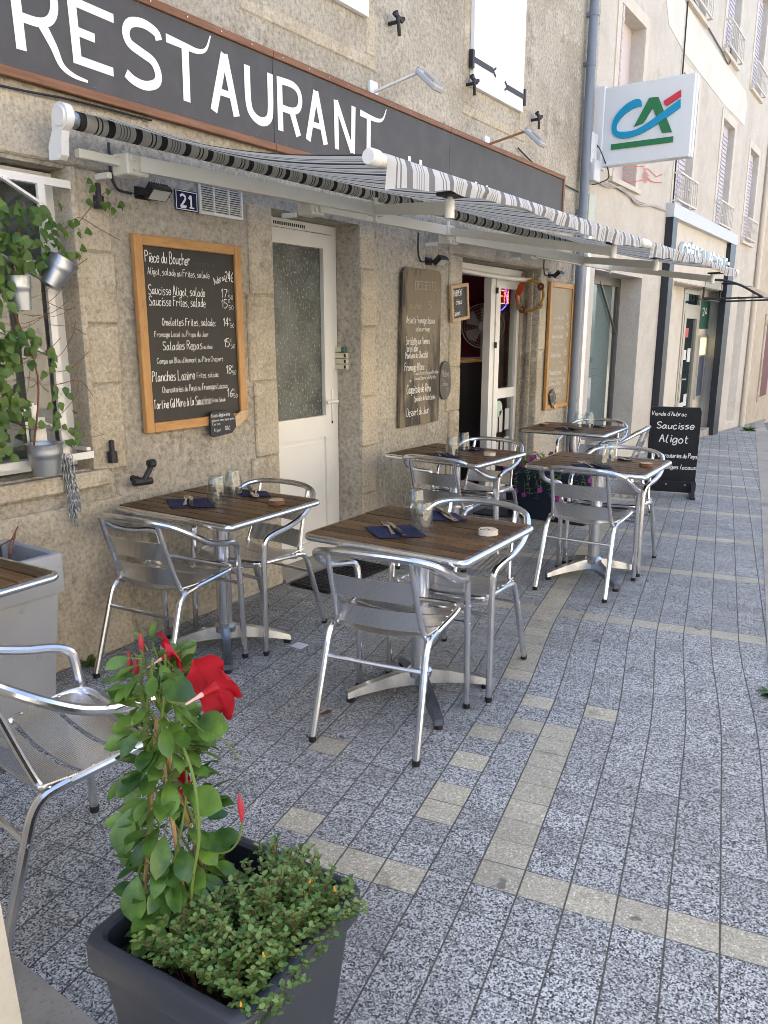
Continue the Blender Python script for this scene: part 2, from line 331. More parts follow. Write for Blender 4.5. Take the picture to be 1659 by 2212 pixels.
# ------------------------------------------------------------------ ground: pavement, kerb, street
TH = R(11)
def gz(y): return -max(0.0, y - 7.3) * 0.0455
def uv2xy(u, v): return (u*math.cos(TH) - v*math.sin(TH), u*math.sin(TH) + v*math.cos(TH))
def pav_mat(name, beige):
    M = mat(name, (.2,.2,.2), .8, spec=.35); n, l, b = nodes(M); tc = n.new('ShaderNodeTexCoord'); o = tc.outputs['Object']
    def noise(sc, det, ro): 
        t = n.new('ShaderNodeTexNoise'); t.inputs['Scale'].default_value = sc; t.inputs['Detail'].default_value = det; t.inputs['Roughness'].default_value = ro; l.new(o, t.inputs['Vector']); return t.outputs[0]
    def rng(a, lo, hi, c=0, d=1):
        r = n.new('ShaderNodeMapRange'); r.inputs[1].default_value = lo; r.inputs[2].default_value = hi; r.inputs[3].default_value = c; r.inputs[4].default_value = d; l.new(a, r.inputs[0]); return r.outputs[0]
    def mix(f, a, c):
        x = n.new('ShaderNodeMix'); x.data_type = 'RGBA'; l.new(f, x.inputs[0])
        for q, i in ((a,6),(c,7)):
            if isinstance(q, tuple): x.inputs[i].default_value = (*q, 1)
            else: l.new(q, x.inputs[i])
        return x.outputs[2]
    vo = n.new('ShaderNodeTexVoronoi'); vo.inputs['Scale'].default_value = 245; l.new(o, vo.inputs['Vector'])
    sep = n.new('ShaderNodeSeparateColor'); l.new(vo.outputs['Color'], sep.inputs[0])
    cell = n.new('ShaderNodeUVMap'); fl = n.new('ShaderNodeVectorMath'); fl.operation = 'FLOOR'; l.new(cell.outputs[0], fl.inputs[0])
    wn = n.new('ShaderNodeTexWhiteNoise'); wn.noise_dimensions = '2D'; l.new(fl.outputs[0], wn.inputs['Vector'])
    if beige: c = mix(rng(sep.outputs[0], .05, .95), (.355,.32,.225), (.62,.57,.44)); c = mix(rng(sep.outputs[1], .93, .95), c, (.80,.76,.66))
    else:
        c = mix(rng(sep.outputs[0], .30, .42), (.042,.045,.045), (.25,.258,.25)); c = mix(rng(sep.outputs[1], .55, .67), c, (.60,.607,.585))
    c = mix(rng(wn.outputs[0], 0, 1, 0, .30), c, (.14,.135,.13))
    c = mix(rng(noise(1.1,4,.6), .45, .7, 0, .35), c, (.09,.08,.07))
    c = mix(rng(noise(7,4,.6), .6, .72, 0, .4), c, (.07,.065,.055))
    fr = n.new('ShaderNodeVectorMath'); fr.operation = 'FRACTION'; l.new(cell.outputs[0], fr.inputs[0]); sx = n.new('ShaderNodeSeparateXYZ'); l.new(fr.outputs[0], sx.inputs[0])
    def edge(a, w):
        s1 = n.new('ShaderNodeMath'); s1.operation = 'SUBTRACT'; l.new(a, s1.inputs[0]); s1.inputs[1].default_value = .5
        s2 = n.new('ShaderNodeMath'); s2.operation = 'ABSOLUTE'; l.new(s1.outputs[0], s2.inputs[0]); return rng(s2.outputs[0], .5-w, .5-w*.35)
    ex, ey = edge(sx.outputs[0], .026), edge(sx.outputs[1], .022)
    jm = n.new('ShaderNodeMath'); jm.operation = 'MULTIPLY'; l.new(ey, jm.inputs[0]); l.new(rng(noise(3,3,.5), .35, .6, .40, 1), jm.inputs[1])
    mxm = n.new('ShaderNodeMath'); mxm.operation = 'MAXIMUM'; l.new(ex, mxm.inputs[0]); l.new(jm.outputs[0], mxm.inputs[1])
    c = mix(rng(noise(11,2,.5), .70, .73, 0, .6), c, (.05,.048,.045)); c = mix(mxm.outputs[0], c, (.085,.08,.07)); l.new(c, b.inputs['Base Color'])
    hh = n.new('ShaderNodeMath'); hh.operation = 'MULTIPLY_ADD'; l.new(mxm.outputs[0], hh.inputs[0]); hh.inputs[1].default_value = -2.5; l.new(sep.outputs[0], hh.inputs[2])
    bp = n.new('ShaderNodeBump'); bp.inputs['Strength'].default_value = .6; bp.inputs['Distance'].default_value = .0015; l.new(hh.outputs[0], bp.inputs['Height']); l.new(bp.outputs[0], b.inputs['Normal'])
    return M
M_PAV = pav_mat('grey_pavers', False); M_PAVB = pav_mat('beige_pavers', True)
M_CONC = mat('pale_concrete', (.36,.33,.28), .9, vary=[(4,(.27,.25,.21),.45,.7),(80,(.2,.18,.15),.55,.75)], bump=(90,.4,.002))
M_ROAD = mat('asphalt', (.20,.195,.18), .9, vary=[(150,(.26,.25,.235),.5,.7)], bump=(120,.5,.003))
def kerb_u(v): return 3.21 + .030*max(0, v-2.5)
def build_ground():
    us = [2.431 + .1255*k for k in range(-24, 14)]
    stripv = [1.197, 3.34, 4.355, 5.285, 6.20, 7.015, 7.74, 8.53, 9.32, 10.02, 10.75, 11.5, 12.25, 13.0, 13.8, 14.6, 15.4]
    rows = [1.197]; v = 1.197
    while v > -2.2: v -= .1085; rows.insert(0, v)
    marks = {}
    for a, b in zip(stripv, stripv[1:] + [24]):
        i0 = len(rows) - 1; marks[round(a, 3)] = i0
        n = max(1, round((b - a - .108) / .107)); rows.append(a + .108)
        for k in range(1, n+1): rows.append(a + .108 + (b - a - .108)*k/n)
    strip_rows = {r for a, r in marks.items()}
    i0 = marks[1.197]
    def col(u): return max(k for k in range(len(us)) if us[k] <= u)
    beige = set()
    cA = col(2.49)
    for k in range(0, 9): beige.add((cA, i0+k))
    beige.add((cA-1, i0+8))
    for u, v_ in [(2.235,2.01),(2.235,1.80),(1.73,1.69),(2.235,1.585),(2.235,1.47),(1.86,1.25),(2.64,2.317),(2.36,2.311)]:
        r = max(k for k in range(len(rows)) if rows[k] <= v_); beige.add((col(u), r))
    for u in (2.22, 2.1, 1.98): beige.add((col(u+.02), i0-1))
    cB = col(2.23)
    for r in range(len(rows)):
        if 2.42 < rows[r] < 8.6: beige.add((cB, r))
    def sh(v_): t = min(1, max(0, (v_-2.2)/1.2)); return -.055*t*t*(3-2*t)
    vs = []; idx = {}; fs = []; ms = []; uvs = []
    for j, v_ in enumerate(rows):
        for i, u in enumerate(us):
            uu = u + sh(v_); ku = kerb_u(v_)
            x, y = uv2xy(uu, v_); idx[i, j] = len(vs); vs.append((x, y, gz(y))); uvs.append((i, j))
    for j in range(len(rows)-1):
        for i in range(len(us)-1):
            uc = (us[i]+us[i+1])/2 + sh(rows[j])
            if uc > kerb_u(rows[j]) + .22: continue
            x, y = uv2xy(uc, rows[j])
            if x < -.6: continue
            if i >= cA and j in strip_rows and rows[j] < 2: mi = 1
            elif j in strip_rows and rows[j] > 2 and uc > 1.55: mi = 1
            elif (i, j) in beige: mi = 1
            else: mi = 0
            fs.append((idx[i,j], idx[i+1,j], idx[i+1,j+1], idx[i,j+1])); ms.append(mi)
    me = bpy.data.meshes.new('pavement'); me.from_pydata(vs, [], fs); me.materials.append(M_PAV); me.materials.append(M_PAVB)
    me.polygons.foreach_set('material_index', ms); uvl = me.uv_layers.new(name='cells')
    for lp in me.loops: uvl.data[lp.index].uv = uvs[lp.vertex_index]
    o = bpy.data.objects.new('pavement', me); COL.objects.link(o); o['kind'] = 'structure'
    K = MB(); 
    vv = [-2 + .5*k for k in range(54)]
    for a, b in zip(vv, vv[1:]):
        pts = []
        for v_ in (a, b):
            for du in (.0, .2):
                x, y = uv2xy(kerb_u(v_)+du+.02, v_); pts.append((x, y, gz(y)+.004))
        bot = [(p[0], p[1], p[2]-.2) for p in pts]
        K.add(pts+bot, [(0,1,3,2),(1,5,7,3),(0,2,6,4)])
    K.build('kerb', M_CONC)['kind'] = 'structure'
    G = MB(); ys = [-25,-10,0,3,7.3,9,12,16,20,25,40,90]
    for a, b in zip(ys, ys[1:]): G.add([(-40,a,gz(a)-.10),(60,a,gz(a)-.10),(60,b,gz(b)-.10),(-40,b,gz(b)-.10)], [(0,1,2,3)])
    G.build('road', M_ROAD, smooth=0)['kind'] = 'structure'
build_ground()

# ------------------------------------------------------------------ wall with rectangular openings (front face at x=X)
def holed_wall(mb, y0, y1, z0, z1, holes, X=0.0):
    ys = sorted({y0, y1, *[q for h_ in holes for q in h_[:2]]}); zs = sorted({z0, z1, *[q for h_ in holes for q in h_[2:4]]})
    for a, b in zip(ys, ys[1:]):
        for c, d in zip(zs, zs[1:]):
            cy, cz = (a+b)/2, (c+d)/2
            if any(h_[0] < cy < h_[1] and h_[2] < cz < h_[3] for h_ in holes): continue
            mb.add([(X,a,c),(X,b,c),(X,b,d),(X,a,d)], [(0,1,2,3)])
    for h_ in holes:
        a, b, c, d, dep = h_; x = X - dep
        mb.add([(X,a,c),(X,b,c),(X,b,d),(X,a,d),(x,a,c),(x,b,c),(x,b,d),(x,a,d)], [(0,1,5,4),(1,2,6,5),(2,3,7,6),(3,0,4,7)])
def framebars(mb, x0, x1, y0, y1, z0, z1, w, rows=(), cols=()):
    mb.box(x0,x1,y0,y0+w,z0,z1); mb.box(x0,x1,y1-w,y1,z0,z1); mb.box(x0,x1,y0+w,y1-w,z0,z0+w); mb.box(x0,x1,y0+w,y1-w,z1-w,z1)
    for z in rows: mb.box(x0,x1,y0+w,y1-w,z-w*.4,z+w*.4)
    for y in cols: mb.box(x0,x1,y-w*.35,y+w*.35,z0+w,z1-w)

RB = thing('restaurant_building', 'rough-rendered beige stone house with the restaurant at street level', 'building', (0,4,0))
w = MB()
HR = [(.75,2.06,.88,2.12,.14), (3.29,4.09,-.02,2.12,.22), (5.42,6.90,-.02,2.03,.24)]
holed_wall(w, -6, 8.08, -.5, 9.6, HR)
w.box(-9,-.3,-6,8.08,9.2,9.6); w.box(-9,-8.8,-6,8.08,-.5,9.2); w.box(-8.8,-.3,-6.2,-6,-.5,9.6)
wall = w.build('wall', M_STUC, RB, smooth=0)
# granite dressings: blocks a few mm proud of the render
def stones(name, blocks, t=.012):
    b = MB()
    for (y0,y1,z0,z1) in blocks:
        st = len(b.v); b.rbox(-.03, t+random.uniform(0,.006), y0, y1, z0, z1, .008, 1)
    return b.build(name, M_STONE, RB)
stones('window_surround', [(2.062,2.24,.86,1.24),(2.062,2.25,1.247,1.5),(2.062,2.255,1.507,1.8),(2.062,2.25,1.807,2.13),(.5,2.26,2.137,2.37)])
stones('upper_surround', [(5.37,5.465,3.1,5.2),(6.335,6.44,3.1,5.2),(5.37,6.44,3.02,3.095)], .006)
stones('upper_surround', [(4.165,4.27,3.1,5.2),(3.1,4.27,3.02,3.095)], .006)
stones('window_sill', [(.6,2.12,.80,.872)], .05)
stones('door_surround', [(3.09,3.285,0,.33),(3.06,3.285,.337,.78),(3.1,3.285,.787,1.2),(3.07,3.285,1.207,1.66),(3.1,3.285,1.667,2.12)])
stones('door_surround', [(4.095,4.27,0,.4),(4.095,4.25,.407,.72),(4.095,4.28,.727,1.05),(4.095,4.25,1.057,1.5),(4.095,4.27,1.507,1.85),(4.095,4.25,1.857,2.12)])
stones('entrance_surround', [(5.22,5.415,0,.5),(5.25,5.415,.507,.86),(5.2,5.415,.867,1.2),(5.24,5.415,1.207,1.62),(5.22,5.415,1.627,2.03)])
stones('entrance_lintel', [(5.2,7.1,2.037,2.2)])
stones('entrance_surround', [(6.905,7.06,0,.62),(6.905,7.02,.627,1.3),(6.905,7.06,1.307,2.03)])
stones('plinth', [(-3,-.5,0,.70),(-.493,.6,0,.72),(.607,1.35,0,.7),(1.357,2.2,0,.73)], .02)
# reveal mouldings beside the left window and in the entrance
for bx in ((-.12,.03,2.05,2.085,.875,2.13),(-.18,-.14,6.875,6.9,0,2.0),(-.10,-.05,6.87,6.9,0,2.0)): b = MB(); b.rbox(*bx,.01); b.build('moulding', M_STONE, RB)
# left window
wn_ = MB(); framebars(wn_, -.13, -.09, .78, 2.055, .89, 2.11, .05, cols=(1.45,)); wf = wn_.build('window', M_WHITE, RB, smooth=0)
g = MB(); g.box(-.115,-.11,.83,2.0,.94,2.06); g.build('pane', M_THINGLASS, wf, smooth=0)
b = MB()
for k in range(22):
    y = .85 + k*.054; b.add([(-.20,y,.93),(-.17,y+.05,.93),(-.17,y+.05,2.07),(-.20,y,2.07)], [(0,1,2,3)])
b.box(-.35,-.34,.7,2.1,.8,2.2); b.build('blind', M_BLIND, wf, smooth=0)
# white house door, set back
dr = MB(); X = -.20
dr.mi = 0
framebars(dr, X-.05, X+.02, 3.295, 4.085, .02, 2.115, .05)                  # frame
framebars(dr, X-.03, X+.028, 3.35, 4.03, .035, 2.06, .085)                 # leaf
dr.box(X-.03, X+.0275, 3.435, 3.945, .80, .94); dr.box(X-.02, X+.012, 3.435, 3.945, .12, .80)
dr.box(X-.02, X+.017, 3.47, 3.92, .155, .77)
door = dr.build('door', M_WHITE, RB, smooth=0)
g = MB(); g.box(X-.005, X, 3.435, 3.945, .94, 1.98); g.build('pane', M_DOORGLASS, door, smooth=0)
b = MB(); b.box(-2.2,-.45,2.6,4.6,-.02,2.4); b.build('hallway', mat('hall_dark', (.05,.055,.05), .9), RB, smooth=0)
b = MB(); b.rbox(X+.028, X+.04, 4.0, 4.022, .90, 1.10, .004); b.tube([(X+.035,4.011,1.03),(X+.075,4.011,1.03),(X+.078,3.95,1.03),(X+.078,3.90,1.025)], .009, 8, smooth=4)
b.build('handle', M_WHITE, door)
b = MB(); b.box(X+.028, X+.031, 4.004, 4.016, .88, .91); b.lathe([(.004,0),(.004,.004)], (X+.03,4.01,.93), 8, 'x'); b.build('keyhole', M_BLACK, door)
b = MB(); b.box(X+.021, X+.03, 3.47, 3.80, 2.07, 2.10)
door2v = b.build('vent', M_WHITE, door, smooth=0)
b = MB()
for k in range(16): b.box(X+.03, X+.0315, 3.49+k*.018, 3.50+k*.018, 2.076, 2.094)
b.build('slot', M_DARK, door2v, smooth=0)
b = MB(); b.box(-.30,.03,3.29,4.09,-.03,.022); b.build('threshold', M_CONC, RB, smooth=0)
# entrance joinery: post, glazed side leaf, frame, rolled blind tube
X = -.20; e = MB()
e.box(X-.05,X+.02,6.29,6.375,.02,1.93); e.box(X-.045,X+.03,6.378,6.46,.02,1.93)
e.box(X-.05,X+.02,6.83,6.895,.02,1.98); e.box(X-.04,X+.02,6.46,6.83,.87,.96); e.box(X-.04,X+.02,6.46,6.83,.02,.14); e.box(X-.04,X+.02,6.46,6.83,1.85,1.93)
e.box(X-.05,X+.03,5.43,6.895,1.935,2.02)
ent = e.build('entrance_door', M_WHITE, RB, smooth=0)
g = MB(); g.box(X-.012,X-.006,6.46,6.83,.96,1.85); g.box(X-.012,X-.006,6.46,6.83,.14,.87); g.build('pane', M_THINGLASS, ent, smooth=0)
b = MB(); b.tube([(-.12,5.44,1.955),(-.08,5.9,1.935),(-.06,6.4,1.925),(-.08,6.87,1.935)], .02, 10, smooth=4); b.build('curtain_tube', M_CREAM, ent)
b = MB(); b.lathe([(.0,0),(.012,0),(.012,.05),(0,.05)], (X+.035,6.377,1.80), 8); b.lathe([(0,0),(.012,0),(.012,.05),(0,.05)], (X+.035,6.377,1.33), 8); b.build('hinge', M_IRON, ent)
st = MB(); st.lathe([(0,0),(.075,0),(.075,.002),(0,.002)], (X-.005,6.56,.77), 20, 'x'); st.build('sticker', mat('pale_green_film', (.45,.6,.5), .6), ent)
st = MB()
for k, (y, z, a, c) in enumerate([(6.50,.55,.05,.16),(6.58,.55,.07,.2),(6.70,.56,.09,.2),(6.50,.30,.08,.16),(6.62,.33,.05,.15),(6.70,.30,.1,.19)]): st.box(X-.005,X-.003,y,y+a,z,z+c)
st.build('notice', mat('faded_paper', (.5,.5,.48), .8), ent, smooth=0)
# dining room seen through the entrance
b = MB()
x0,x1,y0,y1,z0,z1 = -4.2,-.26,4.8,8.0,0,2.55
b.add([(x0,y0,z0),(x0,y1,z0),(x0,y1,z1),(x0,y0,z1),(x1,y0,z0),(x1,y1,z0),(x1,y1,z1),(x1,y0,z1)], [(0,1,2,3),(0,4,7,3),(1,2,6,5),(0,1,5,4),(3,2,6,7)])
b.build('dining_room', M_DARKROOM, RB, smooth=0)
# upstairs shutters
def iron_shutter(y0, y1, z0, z1, hinges):
    s = MB(); mid = (y0+y1)/2
    for a, c in ((y0, mid-.003), (mid+.003, y1)):
        s.box(.004,.035,a,c,z0,z1)
        pass
    o = s.build('shutter', M_WHITEPAINT, RB, smooth=0)
    if hinges:
        i = MB()
        for ya, yb, z in ((y0-.02, y0+.30, z0+.17), (y1+.02, y1-.30, z0+.115)):
            i.bar((.04,ya,z),(.04,yb,z),.006,.035); i.bar((.04,yb,z),(.04,yb+(.05 if yb>ya else -.05),z+.03),.005,.014); i.bar((.04,yb,z),(.04,yb+(.05 if yb>ya else -.05),z-.03),.005,.014)
            i.bar((.03,ya,z-.06),(.03,ya,z+.06),.03,.03,(1,0,0))
        i.build('hinge', M_IRON, o)
iron_shutter(5.47, 6.33, 3.225, 5.2, True); iron_shutter(3.27, 4.16, 3.285, 5.2, False)
def shutter_stop(y, z, s=1):
    i = MB(); i.tube([(0,y,z),(.06,y,z)], .012, 8); i.tube([(.055,y,z+.06*s),(.07,y,z),(.06,y+.03,z-.07*s)], .012, 8, smooth=3)
    i.tube([(.06,y-.03,z+.04*s),(.06,y+.06,z+.02*s)], .014, 8); i.lathe([(0,0),(.02,.005),(.02,.02),(0,.028)], (.06,y+.06,z+.02*s), 8); i.build('shutter_stop', M_IRON, RB)
for y, z in ((4.42,3.33),(5.42,3.22),(6.58,3.22)): shutter_stop(y, z)
for y, z in ((2.18,2.03),(2.145,.945)): i = MB(); i.lathe([(0,-.05),(.022,-.05),(.022,.0),(.012,.0),(.012,.05),(0,.055)], (.035,y,z), 8); i.box(-.01,.03,y-.01,y+.01,z-.03,z-.01); i.build('hinge_pin', M_IRON, RB)
i = MB(); i.tube([(0,2.27,.80),(.07,2.27,.795)], .016, 8); i.tube([(.06,2.23,.79),(.06,2.33,.785)], .017, 8); i.tube([(.065,2.285,.795),(.07,2.315,.84),(.075,2.325,.87)], .013, 8); i.lathe([(0,-.02),(.02,-.015),(.02,.015),(0,.02)], (.075,2.325,.87), 10, 'y'); i.build('shutter_stop', M_IRON, RB)
# a crack or two and the lintel strip above the awning are left to the render material

# ------------------------------------------------------------------ bank building
BB = thing('bank_building', 'cream rendered bank building with lavender shutters beyond the drainpipe', 'building', (0,13,gz(13)))
w = MB()
WIN = [(8.68,9.5,3.1,4.75),(11.15,12.0,3.14,4.72),(13.65,14.5,3.12,4.69),(15.95,16.8,3.12,4.67),(8.68,9.5,5.55,7.1),(11.1,12.0,5.55,7.1),(13.25,14.15,5.55,7.1),(15.45,16.3,5.55,7.1)]
HB = [(a,b_,c,d,.16) for a,b_,c,d in WIN] + [(8.35,10.06,.12,2.12,.28),(11.55,14.80,-.4,2.15,.20),(16.2,17.0,-.30,2.12,.2)]
holed_wall(w, 8.08, 17.75, -1.2, 9.4, HB)
w.box(-9,-.3,8.10,17.75,9.0,9.4); w.add([(-9,17.75,-1),(0,17.75,-1),(0,17.75,9.4),(-9,17.75,9.4)],[(0,1,2,3)])
w.build('wall', M_BANK, BB, smooth=0)
w = MB(); w.prism([(10.19,5.24),(10.37,5.03),(11.15,4.93),(13.48,4.86),(15.20,4.88),(15.28,5.19),(15.09,5.38),(12,5.42),(10.25,5.5)], 0, -.001, .006); w.build('pale_patch', M_BANKPALE, BB, smooth=0)  # paler polygon lying on the upper wall
for k,(a,b_,c,d) in enumerate(WIN):
    w = MB(); w.box(-.001,.012,a-.12,a-.001,c-.02,d+.12); w.box(-.001,.012,b_+.001,b_+.12,c-.02,d+.12); w.box(-.001,.012,a-.001,b_+.001,d+.001,d+.12); w.box(-.03,.05,a-.1,b_+.1,c-.07,c-.021)
    wob_ = w.build('window', M_BANKTRIM, BB, smooth=0); s = MB()
    if k == 0:
        s.box(-.05,.02,a+.002,a+.05,c,d-.02); 
        for q in range(26): s.box(.02,.026,a+.012,a+.04,c+.05+q*.06,c+.08+q*.06)
        s.box(-.158,-.15,a,b_,c,d)
    else:
        s.box(-.12,-.09,a,b_,c,d); mid = (a+b_)/2
        for h0, h1 in ((a+.06,mid-.04),(mid+.04,b_-.06)):
            z = c+.1
            while z < d-.1: s.box(-.09,-.075,h0,h1,z,z+.035); z += .06
    s.build('shutter', M_SHUTTER if k else mat('pink_shutter',(.6,.52,.5),.6), wob_, smooth=0)
    if k not in (0,4):
        r = MB(); A, B_ = a-.06, b_+.06; z0 = c-.02; z1 = c+.36
        for zz_ in (z0+.04,z1): r.bar((.09,A,zz_),(.09,B_,zz_),.02,.022)
        n_ = 9
        for q in range(n_+1):
            y = A+(B_-A)*q/n_; r.bar((.09,y,z0+.04 if q%2 else z0+.04),(.09,y,z1),.011,.011,(1,0,0))
        for q in range(3): r.bar((.09,A+(B_-A)*(q+.5)/3-.07,z0+.17+.06*(q%2)),(.09,A+(B_-A)*(q+.5)/3+.07,z0+.17+.06*(q%2)),.012,.012)
        r.bar((0,A,z1),(.09,A,z1),.02,.02); r.bar((0,B_,z1),(.09,B_,z1),.02,.02); r.bar((0,A,z0+.04),(.09,A,z0+.04),.02,.02); r.bar((0,B_,z0+.04),(.09,B_,z0+.04),.02,.02)
        r.build('balcony_rail', M_CREAMIRON, wob_, smooth=0)
# display window
X = -.28; s = MB(); framebars(s, X-.04, X+.02, 8.36, 10.055, .13, 2.115, .05); s.box(X-.04,X+.018,8.41,10.005,2.02,2.065)
s.bar((X+.012,9.0,2.05),(X+.012,8.55,1.45),.02,.025,(1,0,0)); s.bar((X+.012,9.3,2.05),(X+.012,9.98,1.45),.02,.025,(1,0,0))
dw = s.build('display_window', mat('bronze_alu', (.16,.15,.14), .4, metal=.6), BB, smooth=0)
s = MB(); s.box(X-.012,X-.006,8.41,10.005,.18,2.02); s.build('pane', M_BANKGLASS, dw, smooth=0)
s = MB(); s.box(X-.10,X-.09,8.36,10.06,.1,2.1); ps = s.build('poster', mat('pale_blue_poster', (.42,.50,.52), .6), dw, smooth=0)
s = MB(); write(s, "0%", (X-.088,8.95,1.42), (0,1,0), (0,0,1), (1,0,0), .17, .30, .03, 0); write(s, "C'EST TOUT", (X-.088,8.78,1.30), (0,1,0), (0,0,1), (1,0,0), .06, .5, .012, 0)
for k in range(7): s.box(X-.089,X-.0885,8.6,9.7-.1*(k%3),1.02-k*.03,1.027-k*.03)
s.box(X-.089,X-.0885,8.95,9.15,1.24,1.25); s.box(X-.089,X-.0885,9.35,9.5,1.1,1.17)
s.build('print', mat('grey_print', (.20,.30,.33), .7), ps, smooth=0)
# portal
M_PORT = mat('anthracite_metal', (.020,.024,.032), .4)
for ya, yb in ((10.90,11.12),(14.62,15.05)): s = MB(); s.box(-.01,.10,ya,yb,gz(ya)-.3,2.93); s.build('portal_post', M_PORT, BB, smooth=0)
s = MB(); s.box(-.01,.105,10.88,15.1,2.931,3.10); s.build('portal_cornice', mat('grey_metal', (.50,.52,.53), .45), BB, smooth=0)
s = MB(); s.box(-.01,.03,11.121,14.619,2.16,2.93); s.build('portal_panel', M_BANKTRIM, BB, smooth=0)
lt = MB(); write(lt, "CRÉDIT AGRICOLE", (.09,11.55,2.49), (0,1,0), (0,0,1), (1,0,0), .165, 2.95, .05, 0, 0)
L0 = len(lt.v)
lo = lt.build('fascia_letters', mat('letter_face', (.62,.70,.70), .4), BB, smooth=0); md = lo.modifiers.new('depth','SOLIDIFY'); md.thickness = .05; md.offset = -1
# recess wall, door, cash machine
X = -.20; s = MB(); s.box(X-.05,X,11.5,12.98,-.6,2.16); s.box(X-.05,X,14.12,14.85,-.6,2.16); s.box(X-.05,X,12.98,14.12,2.14,2.16)
s.prism([(-.2,11.552),(0,11.552),(-.2,11.9)], 2, -.4, 2.15); s.build('recess_wall', M_BANKTRIM, BB, smooth=0)
s = MB(); framebars(s, X-.04,X+.015,12.99,14.11,-.33,2.13,.07); s.box(X-.04,X+.012,13.06,14.04,1.80,1.90); framebars(s, X-.03,X+.022,13.07,14.03,-.3,1.80,.12)
bd = s.build('bank_door', mat('champagne_alu', (.50,.46,.38), .35, metal=.5), BB, smooth=0)
s = MB(); s.box(X-.012,X-.008,13.06,14.04,1.9,2.06); s.box(X-.012,X-.008,13.19,13.91,-.18,1.68); s.box(X-.06,X-.05,12.98,14.12,-.4,2.14); s.build('pane', mat('dark_glass', (.02,.03,.03), .03, spec=1), bd, smooth=0)
s = MB(); s.tube([(X+.02,13.14,.72),(X+.07,13.14,.72),(X+.07,13.25,.72)], .015, 8); s.box(X+.02,X+.03,13.11,13.16,.4,.8); s.build('handle', M_STEEL, bd)
s = MB()
for y,z,a,c in ((13.25,1.02,.22,.16),(13.55,.98,.2,.22),(13.3,.2,.25,.12),(13.55,.25,.2,.2)): s.box(X-.007,X-.005,y,y+a,z,z+c)
s.build('notice', mat('white_paper', (.6,.62,.6), .7), bd, smooth=0)
s = MB(); s.box(X-.007,X-.005,13.28,13.5,1.38,1.53); s.build('sticker', M_RED, bd, smooth=0)
s = MB(); framebars(s, X,X+.03,14.2,14.78,.32,1.42,.05); s.box(X,X+.02,14.25,14.73,1.05,1.08); atm = s.build('cash_machine', mat('steel_beige', (.5,.48,.42), .4, metal=.4), BB, smooth=0)
s = MB(); s.box(X,X+.01,14.25,14.73,.37,1.05); s.build('screen_recess', mat('blue_grey', (.09,.11,.16), .4), atm, smooth=0)
s = MB(); s.box(X,X+.012,14.25,14.73,1.08,1.37); s.build('lit_panel', mat('lit_yellow', (.7,.65,.3), .5, emit=(1,.85,.35), estr=.35), atm, smooth=0)
s = MB(); s.box(X,X+.012,14.15,14.8,1.52,2.05); s.build('green_panel', mat('bank_green', (.02,.10,.07), .4), BB, smooth=0)
s = MB(); write(s, "24", (X+.014,14.3,1.75), (0,1,0), (0,0,1), (1,0,0), .12, .3, .02, 0); s.build('panel_print', M_CHALK, BB, smooth=0)
s = MB(); s.box(-.2,.03,11.5,14.9,gz(12)-.3,gz(12)+.02); s.build('doorstep', M_CONC, BB, smooth=0)

CN = thing('glass_canopy', 'black framed curved canopy over the bank cash machine', 'canopy', (0,13.6,2.2))
s = MB(); prof = [(.02,2.27),(.3,2.25),(.55,2.17),(.75,2.06),(.88,1.985)]
for y in (13.3,14.5):
    s.tube([(a,y,z) for a,z in prof], .017, 8, smooth=4); s.tube([(0.02,y,1.975),(.88,y,1.985)], .014, 8); s.tube([(.02,y,2.28),(.02,y,1.96)], .016, 8)
s.tube([(.88,13.3,1.985),(.88,14.5,1.985)], .014, 8); s.tube([(.02,13.0,1.97),(.02,14.5,1.97)], .014, 8); s.build('frame', M_IRON, CN)
s = MB(); P = spline([Vector((a,0,z+.02)) for a,z in prof],4); vs = []
for p in P: vs += [(p.x,13.3,p.z),(p.x,14.5,p.z)]
s.add(vs, [(2*k,2*k+1,2*k+3,2*k+2) for k in range(len(P)-1)]); s.build('roof_sheet', thin_glass('smoked_sheet', (.55,.6,.65), .25), CN)

FP = MB(); FP.tube([(.06,17.62,9.3),(.06,17.62,gz(17.6)-.3)], .05, 10); FP.tube([(.06,17.62,.75),(.06,17.62,.70)], .058, 10); FP.tube([(.06,17.62,3.0),(.06,17.62,2.95)], .058, 10)
tag(FP.build('drainpipe', mat('cream_pipe',(.60,.53,.43),.6)), 'cream downpipe at the far end of the bank building', 'drainpipe')
HH = thing('corner_house', 'grey beige house past the bank with a dark red shutter', 'building', (0,21,gz(21)))
s = MB(); holed_wall(s, 17.76, 30, -1.5, 8.8, [(19.55,20.6,.0,1.62,.15)], .02); s.add([(.02,30,-1.5),(-9,30,-1.5),(-9,30,8.8),(.02,30,8.8)],[(0,1,2,3)]); s.box(-9,-.2,17.77,30,8.5,8.8); s.build('wall', stucco('grey_render',(.50,.43,.34),(.42,.36,.28),(.56,.5,.41),45,.004,.5,.3), HH, smooth=0)
s = MB(); s.box(-.15,.03,19.6,20.6,0,1.6); s.build('shutter', mat('maroon_paint',(.13,.03,.03),.6), HH, smooth=0)
s = MB(); s.rbox(.0,.05,19.35,20.8,1.63,1.86,.01); s.rbox(.0,.05,19.35,19.54,-.1,1.62,.01); s.build('stone_surround', M_STONE, HH)
